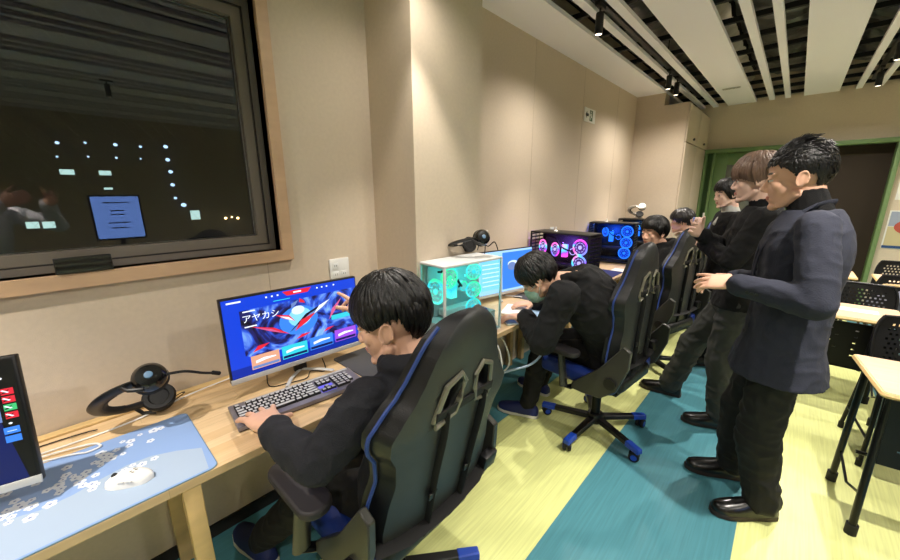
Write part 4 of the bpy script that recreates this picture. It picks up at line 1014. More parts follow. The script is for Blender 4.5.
# ------------------------------------------------------------------ people
class Blob(MB):
    def cap(s, a, b, ra, rb, flat=1.0, side=None, n=14, k=4):
        a = V(a); b = V(b); d = b - a; L = d.length
        if L < 1e-6: return s.ell(a, (ra, ra, ra))
        z = d / L
        if side is None: x, y, z = frame_from(z)
        else:
            x = V(side); x = (x - z * x.dot(z)).normalized(); y = z.cross(x)
        rings = []
        for i in range(k + 1):
            t = pi / 2 * i / k; r = ra * sin(t) + 1e-4; h = -ra * cos(t) * flat if flat < 1 else -ra * cos(t)
            rings.append((a + z * h, r))
        for i in range(k + 1):
            t = pi / 2 * i / k; r = rb * cos(t) + 1e-4; h = rb * sin(t) * (flat if flat < 1 else 1); rings.append((b + z * h, r))
        R = [s.ring([p + x * (r * cos(2 * pi * q / n)) + y * (r * flat * sin(2 * pi * q / n)) for q in range(n)]) for p, r in rings]
        return s.skin(R)
    def loft(s, secs, n=20, e=2.3):
        """secs: (centre, side, fwd, rx, ry)"""
        R = []
        for c, sd, fw, rx, ry in secs:
            pts = []
            for q in range(n):
                a = 2 * pi * q / n; ca, sa = cos(a), sin(a)
                pts.append(c + sd * (rx * math.copysign(abs(ca) ** (2 / e), ca)) + fw * (ry * math.copysign(abs(sa) ** (2 / e), sa)))
            R.append(s.ring(pts))
        return s.skin(R)
    def finish(s, name, m, parent, off, voxel=.006, smooth=4, fold=0, ff=9, mats=None, fold_fn=None):
        me = bpy.data.meshes.new(name); bmesh.ops.recalc_face_normals(s.bm, faces=s.bm.faces[:]); s.bm.to_mesh(me); s.bm.free()
        o = bpy.data.objects.new(name, me); COL.objects.link(o)
        r = o.modifiers.new('r', 'REMESH'); r.mode = 'VOXEL'; r.voxel_size = voxel; r.use_smooth_shade = True
        if smooth: q = o.modifiers.new('s', 'SMOOTH'); q.factor = .5; q.iterations = smooth
        me2 = evaluated(o); o.modifiers.clear(); o.data = me2; bpy.data.meshes.remove(me)
        if fold:
            ns = [v.normal.copy() for v in me2.vertices]
            for v, nn in zip(me2.vertices, ns):
                p = v.co
                a = noise.noise(V((p.x * ff, p.y * ff, p.z * ff * .8)) + V((11, 3, 7)))
                c = 1 - abs(noise.noise(V((p.x * ff * 1.9, p.y * ff * 1.9, p.z * ff * 2.3)))) * 2.6
                w = fold_fn(p) if fold_fn else 1
                v.co = p + nn * (fold * (a * 1.2 + max(0, c) * .8 - .35) * w)
        me2.transform(Matrix.Translation(-V(off))); me2.materials.clear(); me2.materials.append(m)
        me2.shade_smooth(); o.parent = parent
        me2.update(); return o

def two_bone(a, c, l1, l2, pole):
    a = V(a); c = V(c); d = c - a; L = min(d.length, (l1 + l2) * .999); L = max(L, abs(l1 - l2) + .01); z = d.normalized(); c = a + z * L
    x = (l1 * l1 - l2 * l2 + L * L) / (2 * L); h = math.sqrt(max(0, l1 * l1 - x * x)); p = V(pole); p = (p - z * p.dot(z)).normalized()
    return a + z * x + p * h, c

def frame(fw, up=(0, 0, 1)):
    fw = V(fw).normalized(); up = V(up); l = up.cross(fw).normalized(); u = fw.cross(l); return fw, l, u

def head_mtx(c, fw, up=(0, 0, 1)):
    f, l, u = frame(fw, up); m = Matrix((f, l, u)).transposed().to_4x4(); m.translation = V(c); return m

def add_head(b, HM, s, neck, nr=.056):
    n0 = len(b.bm.verts); t = Blob(); X = Matrix.Diagonal((s, s, s, 1))
    t.ell((-.012, 0, .030), (.090, .074, .086)); t.ell((.030, 0, .035), (.050, .061, .062)); t.ell((.034, 0, -.035), (.048, .057, .062)); t.ell((.020, 0, -.070), (.054, .052, .038))
    t.ell((.064, 0, -.102), (.018, .023, .015)); t.ell((.063, 0, -.068), (.019, .026, .026))
    t.cap((.076, 0, .008), (.0945, 0, -.030), .0065, .0095); t.ell((.092, 0, -.035), (.0115, .010, .0085))
    for q in (-1, 1):
        t.ell((.088, q * .012, -.038), (.011, .008, .008)); t.cap((.074, q * .012, .020), (.064, q * .046, .020), .010, .008); t.ell((.050, q * .036, -.024), (.024, .022, .026))
        t.ell((.0715, q * .031, .0045), (.012, .0155, .0065)); t.ell((.0705, q * .031, -.0085), (.011, .014, .005))
        R = Matrix.Rotation(radians(-12), 3, 'Y') @ Matrix.Rotation(q * radians(14), 3, 'Z')
        t.ell((-.010, q * .076, -.010), (.017, .0055, .030), rot=R)
        t.tube([V((-.010, q * .081, -.010)) + R @ V((.0165 * cos(a), q * .002, .029 * sin(a))) for a in [radians(-60 + 270 * i / 14) for i in range(15)]], .0042, 6)
        t.cap((.004, q * .048, -.060), (.045, q * .030, -.095), .018, .014)
    t.ell((.0815, 0, -.0625), (.0058, .018, .0045)); t.ell((.0800, 0, -.0720), (.0064, .016, .0050))
    t.bm.transform(HM @ X); b._merge(t.bm)
    b.cap(HM @ V((-.030 * s, 0, -.045 * s)), neck, nr * s, (nr + .004) * s)

def add_hand(b, W, d, nrm, th, s=1.0, curl=(.3, .3, .3, .3), spread=.06, thumb=.5, tc=.3, k=1.0):
    s *= k; W = V(W); d = V(d).normalized(); nrm = V(nrm); nrm = (nrm - d * nrm.dot(d)).normalized(); t0 = nrm.cross(d)
    if t0.dot(V(th)) < 0: t0 = -t0
    P = W + d * (.082 * s)
    b.cap(W - d * .02 * s, W + d * .02 * s, .024 * s, .026 * s, flat=.72, side=t0)
    b.loft([(W + d * (x * s), t0, nrm, w * s, h * s) for x, w, h in ((.005, .026, .016), (.03, .035, .0155), (.06, .040, .014), (.085, .041, .0115), (.092, .036, .008))], 16)
    tips = []
    for i, (o, L) in enumerate(((.030, .070), (.010, .079), (-.011, .073), (-.030, .057))):
        p = P + t0 * (o * s); a = spread * (1.5 - i); c = curl[i]; dd = (d + t0 * a).normalized()
        ang = c * .5
        for k, f in enumerate((.45, .30, .25)):
            v = dd * cos(ang) - nrm * sin(ang); q = p + v * (L * f * s); b.cap(p, q, (.0088 - .0009 * k) * s, (.0082 - .0009 * k) * s, n=10, k=3); p = q; ang += c
        tips.append(p)
    p = W + d * (.018 * s) + t0 * (.022 * s); v = (d * (1 - thumb) + t0 * thumb - nrm * .25).normalized(); q = p + v * (.048 * s); b.cap(p, q, .0135 * s, .0105 * s, n=10, k=3)
    v2 = (v + d * tc - nrm * tc * .6).normalized(); q2 = q + v2 * (.030 * s); b.cap(q, q2, .0100 * s, .0090 * s, n=10, k=3); b.cap(q2, q2 + v2 * (.022 * s), .0090 * s, .0075 * s, n=10, k=3)
    return tips

def add_eyes(HM, s, root, off):
    for q in (-1, 1):
        c = HM @ V((.0700 * s, q * .031 * s, -.0015 * s)); e = MB(); e.use(M['eye_white']); e.ell((0, 0, 0), (.0118 * s,) * 3, 10)
        o = e.build('eye', None, root, loc=c - off)
        f = (HM.to_3x3() @ V((1, 0, 0)))
        i_ = MB(); i_.ell(f * .0045 * s, (.0085 * s,) * 3, 8); i_.build('iris', M['iris'], o)

def brows_lips(o, HM, s, off, brow, lipm):
    me = o.data; me.materials.append(lipm); me.materials.append(brow); inv = HM.inverted()
    for p in me.polygons:
        c = inv @ (p.center + off) / s
        if abs(c.y) < .0185 and -.0765 + abs(c.y) * .25 < c.z < -.0585 - abs(c.y) * .1 and c.x > .070: p.material_index = 1
        elif c.x > .045 and .012 < abs(c.y) < .050 and abs(c.z - (.0255 - (abs(c.y) - .03) ** 2 * 5)) < .0035: p.material_index = 2

def make_hair(HM, s, m, root, off, line, puff=1.0, fringe_lift=0, n=420, seed=1, up=0.0, length=.0, spiky=0.0, wid=.0085, style='down', side=1.0):
    """line(phi)->lowest z of the hair at azimuth phi (0 = face)."""
    rnd = random.Random(seed); cx, cz = -.012, .034; rx, ry, rz = .096 * puff, .0805 * puff * side, .0935 * puff
    def pt(th, ph, o): return V((cx + (rx + o) * sin(th) * cos(ph), (ry + o) * sin(th) * sin(ph), cz + (rz + o) * cos(th)))
    def thend(ph): z = (line(ph) - cz) / rz; return math.acos(max(-.98, min(.98, z)))
    b = MB(); N = 48; R = []; K = 12
    for i in range(K + 1): R.append([pt(thend(2 * pi * q / N - pi) * i / K + 1e-3, 2 * pi * q / N - pi, .001) for q in range(N)])
    inner = [[pt(thend(2 * pi * q / N - pi), 2 * pi * q / N - pi, -.012) for q in range(N)]]
    b.skin([b.ring(r) for r in R + inner])
    if style == 'up':
        c0 = HM @ (V((cx, 0, cz)) * s)
        for k in range(n):
            ph = rnd.uniform(-pi, pi); te = thend(ph); th = te * math.sqrt(rnd.uniform(.0, 1)); p0 = pt(th, ph, .0); nn = (p0 - V((cx, 0, cz))).normalized()
            top = max(0, min(1, 1.5 - th / .75)); L = (.012 + .034 * top) * rnd.uniform(.7, 1.25)
            dr = V((-.75, rnd.gauss(0, .35), .15)) if th < 1.25 and abs(ph) < 2.0 else V((-.2, nn.y * .2, -.9))
            if abs(ph) < .8 and th > te * .75: dr = V((.5, rnd.gauss(.2, .3), -.1))
            dr = (dr - nn * dr.dot(nn)).normalized(); pts = []; rr = []
            for i in range(6):
                t = i / 5; q = p0 + dr * (L * t) + nn * (.002 + L * (.42 * t - .25 * t * t) * (.35 + top * rnd.uniform(.6, 1.3))); pts.append(HM @ (q * s)); rr.append(s * wid * (1 - .8 * t * t))
            rings = []
            for i, p in enumerate(pts):
                tt = (pts[min(i + 1, 5)] - pts[max(i - 1, 0)]).normalized(); n2 = (p - c0).normalized(); x = tt.cross(n2).normalized(); y = x.cross(tt)
                rings.append(b.ring([p + x * (rr[i] * cos(a)) + y * (rr[i] * .4 * sin(a)) for a in (0, pi / 3, 2 * pi / 3, pi, 4 * pi / 3, 5 * pi / 3)]))
            b.skin(rings)
        n = 0
    for k in range(n):
        ph = rnd.uniform(-pi, pi); te = thend(ph); t0 = rnd.uniform(.0, .85) * te * .8; t1 = min(te * rnd.uniform(.88, 1.06) , t0 + rnd.uniform(.5, 1.3)) ; sw = rnd.gauss(0, .22); base = rnd.uniform(.001, .006); pts = []; rr = []
        lift = up * max(0, cos(ph)) if up else 0
        for i in range(7):
            t = i / 6; th = t0 + (t1 - t0) * t; o = base + .006 * sin(pi * t) + (spiky * rnd.uniform(.3, 1.0) * t * t if spiky else 0) + up * t * t * max(0, 1 - th / 1.2)
            pts.append(HM @ (pt(th, ph + sw * t * (1 - t0), o) * s)); rr.append(s * wid * (1 - .75 * t ** 2) * (.5 + .5 * min(1, i / 1.5)))
        c0 = HM @ (V((cx, 0, cz)) * s)
        # flatten against the scalp
        prev = None; rings = []
        for i, p in enumerate(pts):
            tt = (pts[min(i + 1, 6)] - pts[max(i - 1, 0)]).normalized(); nn = (p - c0).normalized(); x = tt.cross(nn).normalized(); y = x.cross(tt)
            rings.append(b.ring([p + x * (rr[i] * cos(a)) + y * (rr[i] * .38 * sin(a)) for a in (0, pi / 3, 2 * pi / 3, pi, 4 * pi / 3, 5 * pi / 3)]))
        b.skin(rings)
    # shell was built in head space: move it
    nsh = N * (K + 2)
    b.bm.verts.ensure_lookup_table()
    for v in b.bm.verts[:nsh]: v.co = HM @ (v.co * s)
    for v in b.bm.verts: v.co -= off
    return b.build('hair', m, root, angle=80)

def hl(front, temple, side, back):
    def f(ph):
        a = abs(ph); K = ((0, front), (.75, front), (1.15, temple), (1.45, side - .012), (1.62, side), (1.95, side + .004), (2.2, (side + back) / 2), (2.6, back), (pi, back))
        for (p, v), (q, w) in zip(K, K[1:]):
            if a <= q: return v + (w - v) * (a - p) / (q - p)
        return back
    return f

def person(label, root, P):
    """P: dict of pose joints in world space."""
    s = P.get('s', 1.0); off = V((root[0], root[1], 0)); r = empty('person', off, label=label, cat='person')
    fw, lf, up = frame(P['face']); pf, pl, _ = frame(P.get('pface', P['face']))
    pel = V(P['pelvis']); neck = V(P['neck']); HM = head_mtx(P['head'], P['hdir'], P.get('hup', (0, 0, 1)))
    back = -fw; sl = P.get('slouch', .04); ctrl = (pel + neck) / 2 + back * sl
    def sp(t):
        if t < 0: return pel + (ctrl - pel).normalized() * 0 + V((0, 0, t)) * (neck - pel).length
        return pel * (1 - t) ** 2 + ctrl * 2 * t * (1 - t) + neck * t * t
    def sections(infl, ts, hem=1.0):
        out = []
        K = ((-.4, .185, .125), (-.12, .175, .12), (0, .168, .112), (.2, .150, .105), (.4, .142, .102), (.6, .158, .112), (.8, .168, .110), (.92, .135, .088), (.98, .075, .065), (1.04, .060, .058))
        for t in ts:
            for (a, x, y), (c, x2, y2) in zip(K, K[1:]):
                if t <= c: q = max(0, (t - a) / (c - a)); rx, ry = x + (x2 - x) * q, y + (y2 - y) * q; break
            else: rx, ry = K[-1][1:]
            q = max(0, min(1, t)); sd = (pl * (1 - q) + lf * q).normalized(); tan = (sp(t + .02) - sp(t - .02)).normalized(); sd = (sd - tan * sd.dot(tan)).normalized(); f = tan.cross(sd) * -1
            k = P.get('bulk', 1.0)
            out.append((sp(t), sd, sd.cross(tan), (rx * k + infl) * s, (ry * k + infl) * s))
        return out
    sh = {}; el = {}; wr = {}
    for sd, q in (('L', 1), ('R', -1)):
        hs_ = P.get('shrug' + sd, V((0, 0, 0)))
        sh[sd] = neck + lf * (q * .172 * s) + V((0, 0, -.055 * s)) + V(hs_)
        a = P['arm' + sd]; el[sd], wr[sd] = two_bone(sh[sd], a['wrist'], .275 * s, .245 * s, a['pole'])
        if a.get('elbow'): el[sd] = V(a['elbow']); wr[sd] = V(a['wrist'])
    hip = {}; kn = {}; an = {}
    for sd, q in (('L', 1), ('R', -1)):
        hip[sd] = pel + pl * (q * .088 * s) + V((0, 0, -.02 * s)); a = P['leg' + sd]; k_ = 1.0
        if a.get('st', 1) and pel.z > .7: k_ = (V(a['ankle']) - hip[sd]).length * a.get('st', 1.006) / (.81 * s)
        kn[sd], an[sd] = two_bone(hip[sd], a['ankle'], .415 * s * k_, .395 * s * k_, a['pole'])
    # skin: one continuous body
    b = Blob(); add_head(b, HM, s * P.get('hs', 1.0), neck + V((0, 0, -.02)), P.get('nr', .054)); b.loft(sections(-.012, [-.1, 0, .2, .4, .6, .8, .92, 1.0]))
    for sd in 'LR':
        b.cap(neck + V((0, 0, -.075 * s)), sh[sd], .05 * s, .045 * s); b.cap(sh[sd], el[sd], .042 * s, .034 * s); b.cap(el[sd], wr[sd], .034 * s, .025 * s)
        a = P['arm' + sd]
        if a.get('hand'): add_hand(b, wr[sd], *a['hand'][:3], s=s * 1.03, **(a['hand'][3] if len(a['hand']) > 3 else {}))
        b.cap(hip[sd], kn[sd], .070 * s, .046 * s); b.cap(kn[sd], an[sd], .045 * s, .034 * s); b.cap(an[sd], an[sd] + V((0, 0, -.02)), .034, .034)
    skm = P.get('skin', M['skin']); body = b.finish('body', skm, r, off, P.get('vox', .0055), 2); hs2 = s * P.get('hs', 1.0)
    brows_lips(body, HM, hs2, off, P.get('browm', M['hair']), M['lip'])
    add_eyes(HM, hs2, r, off)
    make_hair(HM, hs2, P.get('hairm', M['hair']), r, off, P['line'], **P.get('hair', {}))
    # top
    g = P['top']; b = Blob(); inf = g.get('inf', .016)
    hem = g.get('hem', -.1); ts = [hem, hem * .5, 0, .15, .3, .45, .6, .75, .87, .95, 1.0]; S = sections(inf, ts)
    if g.get('flare'): c, a1, a2, rx, ry = S[0]; S[0] = (c, a1, a2, rx + g['flare'], ry + g['flare']); c, a1, a2, rx, ry = S[1]; S[1] = (c, a1, a2, rx + g['flare'] * .5, ry + g['flare'] * .5)
    b.loft(S); sr = g.get('sleeve', (.064, .054, .042))
    for sd in 'LR':
        b.cap(neck + V((0, 0, -.080 * s)) + back * .0, sh[sd] + V((0, 0, -.004)), .062 * s, .060 * s); b.cap(sh[sd] + V((0, 0, -.004)), el[sd], sr[0] * s, sr[1] * s); w2 = el[sd] + (wr[sd] - el[sd]) * g.get('cuff', .93)
        b.cap(el[sd], w2, sr[1] * s, sr[2] * s)
        if g.get('band'): b.cap(w2 - (wr[sd] - el[sd]).normalized() * .015, w2, sr[2] * s + .004, sr[2] * s + .003, flat=.99)
    if g.get('hood'):
        N = neck + V((0, 0, g.get('hz', 0.0))); pts = []
        for i in range(11):
            a = radians(-130 + 260 * i / 10); pts.append(N + back * (cos(a) * .085 * s) + lf * (sin(a) * .085 * s) + V((0, 0, .035 - .045 * (1 - cos(a)) * .5)))
        for p, q in zip(pts, pts[1:]): b.cap(p, q, .028 * s, .028 * s)
        b.cap(N + back * .09 * s + lf * .05 + V((0, 0, .0)), N + back * .085 * s - lf * .05, .045 * s, .045 * s); b.cap(N + back * .10 * s + V((0, 0, -.01)), N + back * .105 * s + V((0, 0, -.10)), .055 * s, .035 * s)
    if g.get('collar'):
        N = neck
        for i in range(12):
            a = radians(-150 + 300 * i / 11); a2 = radians(-150 + 300 * (i + 1) / 11)
            b.cap(N + back * (cos(a) * .070) + lf * (sin(a) * .070) + V((0, 0, -.005)), N + back * (cos(a) * .064) + lf * (sin(a) * .064) + V((0, 0, .028)), .012, .008)
    b.finish(g.get('name', 'jacket'), g['m'], r, off, P.get('cvox', .0075), 3, fold=g.get('fold', .006), ff=g.get('ff', 10))
    if g.get('turtle'):
        hb = HM @ V((-.030, 0, -.07)); a = neck + V((0, 0, -.015)); q = a + (hb - a) * g.get('tl', .62); bb = Blob(); bb.cap(a, q, .072 * s, .064 * s, flat=.98); bb.cap(q, q, .066 * s, .066 * s) if 0 else None
        bb.finish('turtleneck', M['black_knit'], r, off, .005, 3, fold=.001, ff=22)
    # trousers
    g = P['legs']; b = Blob(); b.loft(sections(.010, [-.12, -.03, .06, .14])); tr = g.get('r', (.092, .070, .058))
    for sd in 'LR':
        b.cap(hip[sd], kn[sd], tr[0] * s, tr[1] * s); w2 = kn[sd] + (an[sd] - kn[sd]) * g.get('cuff', .95); b.cap(kn[sd], w2, tr[1] * s, tr[2] * s)
    b.finish('trousers', g['m'], r, off, P.get('cvox', .0075), 3, fold=g.get('fold', .008), ff=7)
    # shoes
    for sd in 'LR':
        a = P['leg' + sd]; fd, fl, fu = frame(a.get('foot', P['face']), a.get('fup', (0, 0, 1))); A = an[sd] - fu * (.085 if not a.get('lift') else .085); b = MB(); rings = []
        so = .018
        for x, w, h in ((-.075, .016, .030), (-.070, .028, .050), (-.045, .034, .078), (.0, .038, .085), (.05, .042, .072), (.10, .047, .056), (.15, .046, .044), (.185, .034, .036), (.200, .014, .024)):
            rings.append(b.ring([A + fd * (x * s) + fl * (w * s * cos(t)) + fu * (so + (h - .0) * s * max(0, sin(t)) ** .8) for t in [pi * k / 12 for k in range(13)]]))
        b.skin(rings)
        for v in b.bm.verts: v.co -= off
        sho = b.build('shoe', P['shoe'][0], r, angle=60)
        b = MB(); outl = [(-.078, .014), (-.070, .030), (-.03, .037), (.03, .039), (.10, .049), (.15, .048), (.19, .034), (.207, .012)]
        poly = [(x * s, w * s) for x, w in outl] + [(x * s, -w * s) for x, w in reversed(outl)]
        b.prism(poly, A - off, fd, fl, so + .002); b.build('sole', P['shoe'][1], sho)
        b = MB()
        for k in range(4):
            x = .035 + k * .018; z = .018 + .075 - k * .009; b.tube([A + fd * x * s + fl * (-.018) + fu * (z - .004) - off, A + fd * (x + .004) * s + fu * (z + .003) - off, A + fd * x * s + fl * .018 + fu * (z - .004) - off], .0022, 6)
        b.build('lace', M['rubber'] if P['shoe'][0] is M['shoe'] else M['white'], sho)
    return dict(root=r, HM=HM, el=el, wr=wr, sh=sh, off=off, neck=neck, an=an)

X_ = V((-1, 0, 0))
SIT = (.090, .072, .058)
# boy 1: left hand on the keyboard, right hand pointing at the screen
p1 = person('boy in a dark navy fleece typing with his left hand, nearest the camera', (-.74, .64), dict(
    face=(-1, -.05, 0), pelvis=(-.80, .655, .575), neck=(-.765, .665, .985), head=(-.850, .642, 1.100), hdir=(-.80, -.58, -.20), slouch=.05, vox=.0042, nr=.047, hs=1.13,
    armL=dict(wrist=(-1.055, .330, .795), pole=(1, -.55, -.85), elbow=(-.805, .350, .795), hand=((-1, .08, -.12), (0, 0, 1), (0, 1, 0), dict(curl=(.16, .14, .14, .18), spread=.19, thumb=.42, tc=.05, k=1.2))),
    armR=dict(wrist=(-1.10, .745, 1.035), pole=(.2, .6, -1), hand=((-.9, -.15, .42), (.3, .5, .8), (0, -1, .2), dict(curl=(.08, .9, 1.0, 1.0), thumb=.5, tc=.5))),
    shrugL=(-.02, 0, -.01), shrugR=(-.05, 0, .01),
    legL=dict(ankle=(-1.40, .345, .09), pole=(-.6, 0, 1), foot=(-1, -.15, 0)), legR=dict(ankle=(-1.18, .80, .09), pole=(-.6, 0, 1), foot=(-1, .2, 0)),
    line=hl(.020, .002, .026, -.060), hair=dict(puff=1.06, seed=3, n=520, wid=.008), top=dict(m=M['navy_fleece'], name='hooded_fleece', hood=True, hz=.005, hem=-.16, fold=.007, ff=9, band=True, sleeve=(.072, .060, .047), inf=.020, cuff=.84),
    legs=dict(m=M['black_trouser'], r=SIT), shoe=(M['sneaker'], M['sneaker_sole'])))
# boy 2: masked, bent over the desk
p2 = person('boy in a black hoodie and pale green face mask bending over the desk', (-.73, 2.12), dict(
    face=(-.96, -.28, 0), pelvis=(-.68, 2.17, .57), neck=(-.86, 1.91, 1.01), head=(-.985, 1.765, 1.02), hdir=(-.74, -.30, -.60), hup=(-.5, -.25, .80), slouch=.10, vox=.005, hs=1.04, bulk=1.12,
    armL=dict(wrist=(-1.075, 1.80, .765), pole=(.7, -.7, -.6), hand=((-.85, -.50, -.10), (0, 0, 1), (-.5, .8, 0), dict(curl=(.3, .35, .35, .4), spread=.08, thumb=.55))),
    armR=dict(wrist=(-1.16, 2.06, .765), pole=(.2, .8, -.5), hand=((-.8, -.6, -.05), (0, 0, 1), (.5, -.8, 0))),
    legL=dict(ankle=(-1.12, 1.96, .09), pole=(-.6, 0, 1), foot=(-.95, -.3, 0)), legR=dict(ankle=(-1.20, 2.28, .09), pole=(-.6, 0, 1), foot=(-1, .1, 0)),
    line=hl(.012, -.01, -.012, -.082), hair=dict(puff=1.07, seed=5, n=420), top=dict(m=M['black_cotton'], name='hoodie', hood=True, hz=.01, hem=-.16, fold=.008, ff=8, sleeve=(.086, .076, .054), inf=.034, cuff=.92),
    legs=dict(m=M['black_trouser'], r=SIT), shoe=(M['sneaker'], M['sneaker_sole'])))
def mask_on(p, s=1.0):
    b = Blob(); b.loft([(V(c), V((0, 1, 0)), V((1, 0, 0)), w, d) for c, w, d in (((.048, 0, -.112), .040, .030), ((.056, 0, -.095), .052, .040), ((.056, 0, -.070), .056, .048), ((.056, 0, -.045), .055, .052), ((.056, 0, -.022), .044, .046))])
    b.bm.transform(p['HM'] @ Matrix.Diagonal((s, s, s, 1))); o = b.finish('face_mask', M['mask'], p['root'], p['off'], .004, 3, fold=.0012, ff=40)
    t = MB()
    for q in (-1, 1):
        for z in (-.028, -.085): t.tube([p['HM'] @ (V(v) * s) - p['off'] for v in ((.05, q * .056, z), (.02, q * .072, z * .7), (-.02, q * .082, -.01))], .0015, 6)
    t.build('mask_strap', M['white'], p['root'])
mask_on(p2, 1.04)
ph2 = empty('smartphone', (-1.165, 1.765, DT + .0005), radians(-35), label='smartphone lying on the desk edge under the hand of the masked boy', cat='phone')
MB().box((0, 0, .005), (.15, .074, .008), .003).build('body', M['silver'], ph2); MB().box((0, 0, .0093), (.14, .066, .0006)).build('screen', mat('phone_pale', (.45, .52, .62), .15), ph2)
# boy 3 turned towards the camera
p3 = person('boy in a black hooded top turned in his chair, facing back toward the camera', (-.72, 3.40), dict(
    face=(-.85, -.5, 0), pelvis=(-.70, 3.42, .565), neck=(-.76, 3.40, 1.05), head=(-.815, 3.325, 1.155), hdir=(-.48, -.88, -.05), slouch=.03, vox=.006,
    armL=dict(wrist=(-.98, 3.22, .70), pole=(.4, -.4, -1), hand=((-1, .3, -.4), (0, 0, 1), (0, 1, 0))), armR=dict(wrist=(-1.0, 3.58, .70), pole=(.3, .8, -1), hand=((-1, 0, -.1), (0, 0, 1), (0, -1, 0))),
    legL=dict(ankle=(-1.20, 3.22, .09), pole=(-.6, 0, 1), foot=(-1, -.2, 0)), legR=dict(ankle=(-1.20, 3.60, .09), pole=(-.6, 0, 1), foot=(-1, .1, 0)),
    line=hl(.040, .0, -.015, -.082), hair=dict(puff=1.09, seed=8, n=360), top=dict(m=M['black_cotton'], name='hooded_top', hood=True, hem=-.14, fold=.007, inf=.022), legs=dict(m=M['black_trouser'], r=SIT), shoe=(M['sneaker'], M['sneaker_sole']), cvox=.009))
p4 = person('boy in a grey and white hood seated farthest along the desks, in profile', (-.72, 4.42), dict(
    face=(-1, -.1, 0), pelvis=(-.70, 4.42, .565), neck=(-.78, 4.50, 1.06), head=(-.855, 4.50, 1.175), hdir=(-1, -.22, -.1), slouch=.03, vox=.007,
    armL=dict(wrist=(-1.12, 4.20, .78), pole=(.4, -.6, -1), hand=((-1, 0, -.1), (0, 0, 1), (0, 1, 0))), armR=dict(wrist=(-1.12, 4.62, .78), pole=(.3, .8, -1), hand=((-1, 0, -.1), (0, 0, 1), (0, -1, 0))),
    legL=dict(ankle=(-1.15, 4.26, .09), pole=(-.6, 0, 1), foot=(-1, -.1, 0)), legR=dict(ankle=(-1.15, 4.60, .09), pole=(-.6, 0, 1), foot=(-1, .1, 0)),
    line=hl(.030, .0, -.012, -.075), hairm=M['hair_grey'], hair=dict(puff=1.08, seed=9, n=300, spiky=.01), top=dict(m=M['grey_hood'], name='hooded_top', hood=True, hem=-.14, fold=.008, inf=.022), legs=dict(m=M['black_trouser'], r=SIT), shoe=(M['sneaker'], M['sneaker_sole']), cvox=.009))
# standing man in the blazer
m1 = person('man in a dark navy blazer and black turtleneck, hands held in front', (.04, 2.0), dict(
    face=(-1, -.12, 0), s=1.0, pelvis=(.045, 2.00, .875), neck=(.048, 2.00, 1.41), head=(-.012, 2.00, 1.532), hdir=(-1, -.06, -.12), slouch=.015, vox=.0042, nr=.052, hs=1.04, bulk=1.0,
    armL=dict(wrist=(-.125, 1.80, 1.125), pole=(.8, -.5, -.7), hand=((-1, .25, -.10), (0, -.6, .8), (0, .5, .7), dict(curl=(.12, .28, .42, .5), spread=.10, thumb=.45))),
    armR=dict(wrist=(-.15, 2.03, 1.10), pole=(.8, .5, -.7), hand=((-.95, -.35, -.25), (0, .7, .7), (0, -.5, .7), dict(curl=(.2, .3, .4, .5), thumb=.4))),
    legL=dict(ankle=(.095, 2.000, .09), pole=(-1, -.1, .1), foot=(-.80, -.60, 0)), legR=dict(ankle=(-.035, 2.215, .09), pole=(-1, 0, .1), foot=(-.92, -.40, 0)),
    line=hl(.055, .040, .012, -.085), hair=dict(puff=1.0, seed=11, n=1500, style='up', wid=.0055, side=.97), top=dict(m=M['blazer'], name='blazer', hem=-.27, flare=.020, fold=.005, ff=8, turtle=True, tl=.85, inf=.021, sleeve=(.066, .056, .045), cuff=.94),
    legs=dict(m=M['black_trouser'], r=(.088, .080, .072), cuff=.98, fold=.010), shoe=(M['shoe'], M['sole'])))
# lapel, cuff buttons of the blazer
b = MB()
for q in (-1, 1):
    N = m1['neck']; f = V((-1, -.12, 0)).normalized(); l = V((0, 0, 1)).cross(f)
    pts = [N - f * .062 + V((0, 0, .030)), N + l * q * .070 + V((0, 0, .016)) , N + f * .070 + l * q * .065 + V((0, 0, -.050)), N + f * .128 + l * q * .055 + V((0, 0, -.16)), N + f * .135 + l * q * .015 + V((0, 0, -.34))]
    b.tube([p - m1['off'] for p in catmull(pts, 6)], [.014] * 6 + [.020] * 12 + [.012] * 7, 8, flat=.4, up=(f.x, f.y, .3))
b.build('lapel', M['blazer'], m1['root'])
for k in range(3):
    c = m1['wr']['L'] + (m1['el']['L'] - m1['wr']['L']).normalized() * (.045 + k * .016) + V((0, -.045, -.014)); MB().lathe([(.001, -.002), (.006, -.002), (.006, .002), (.001, .002)], c - m1['off'], (0, -1, -.2), 12).build('cuff_button', M['black'], m1['root'])
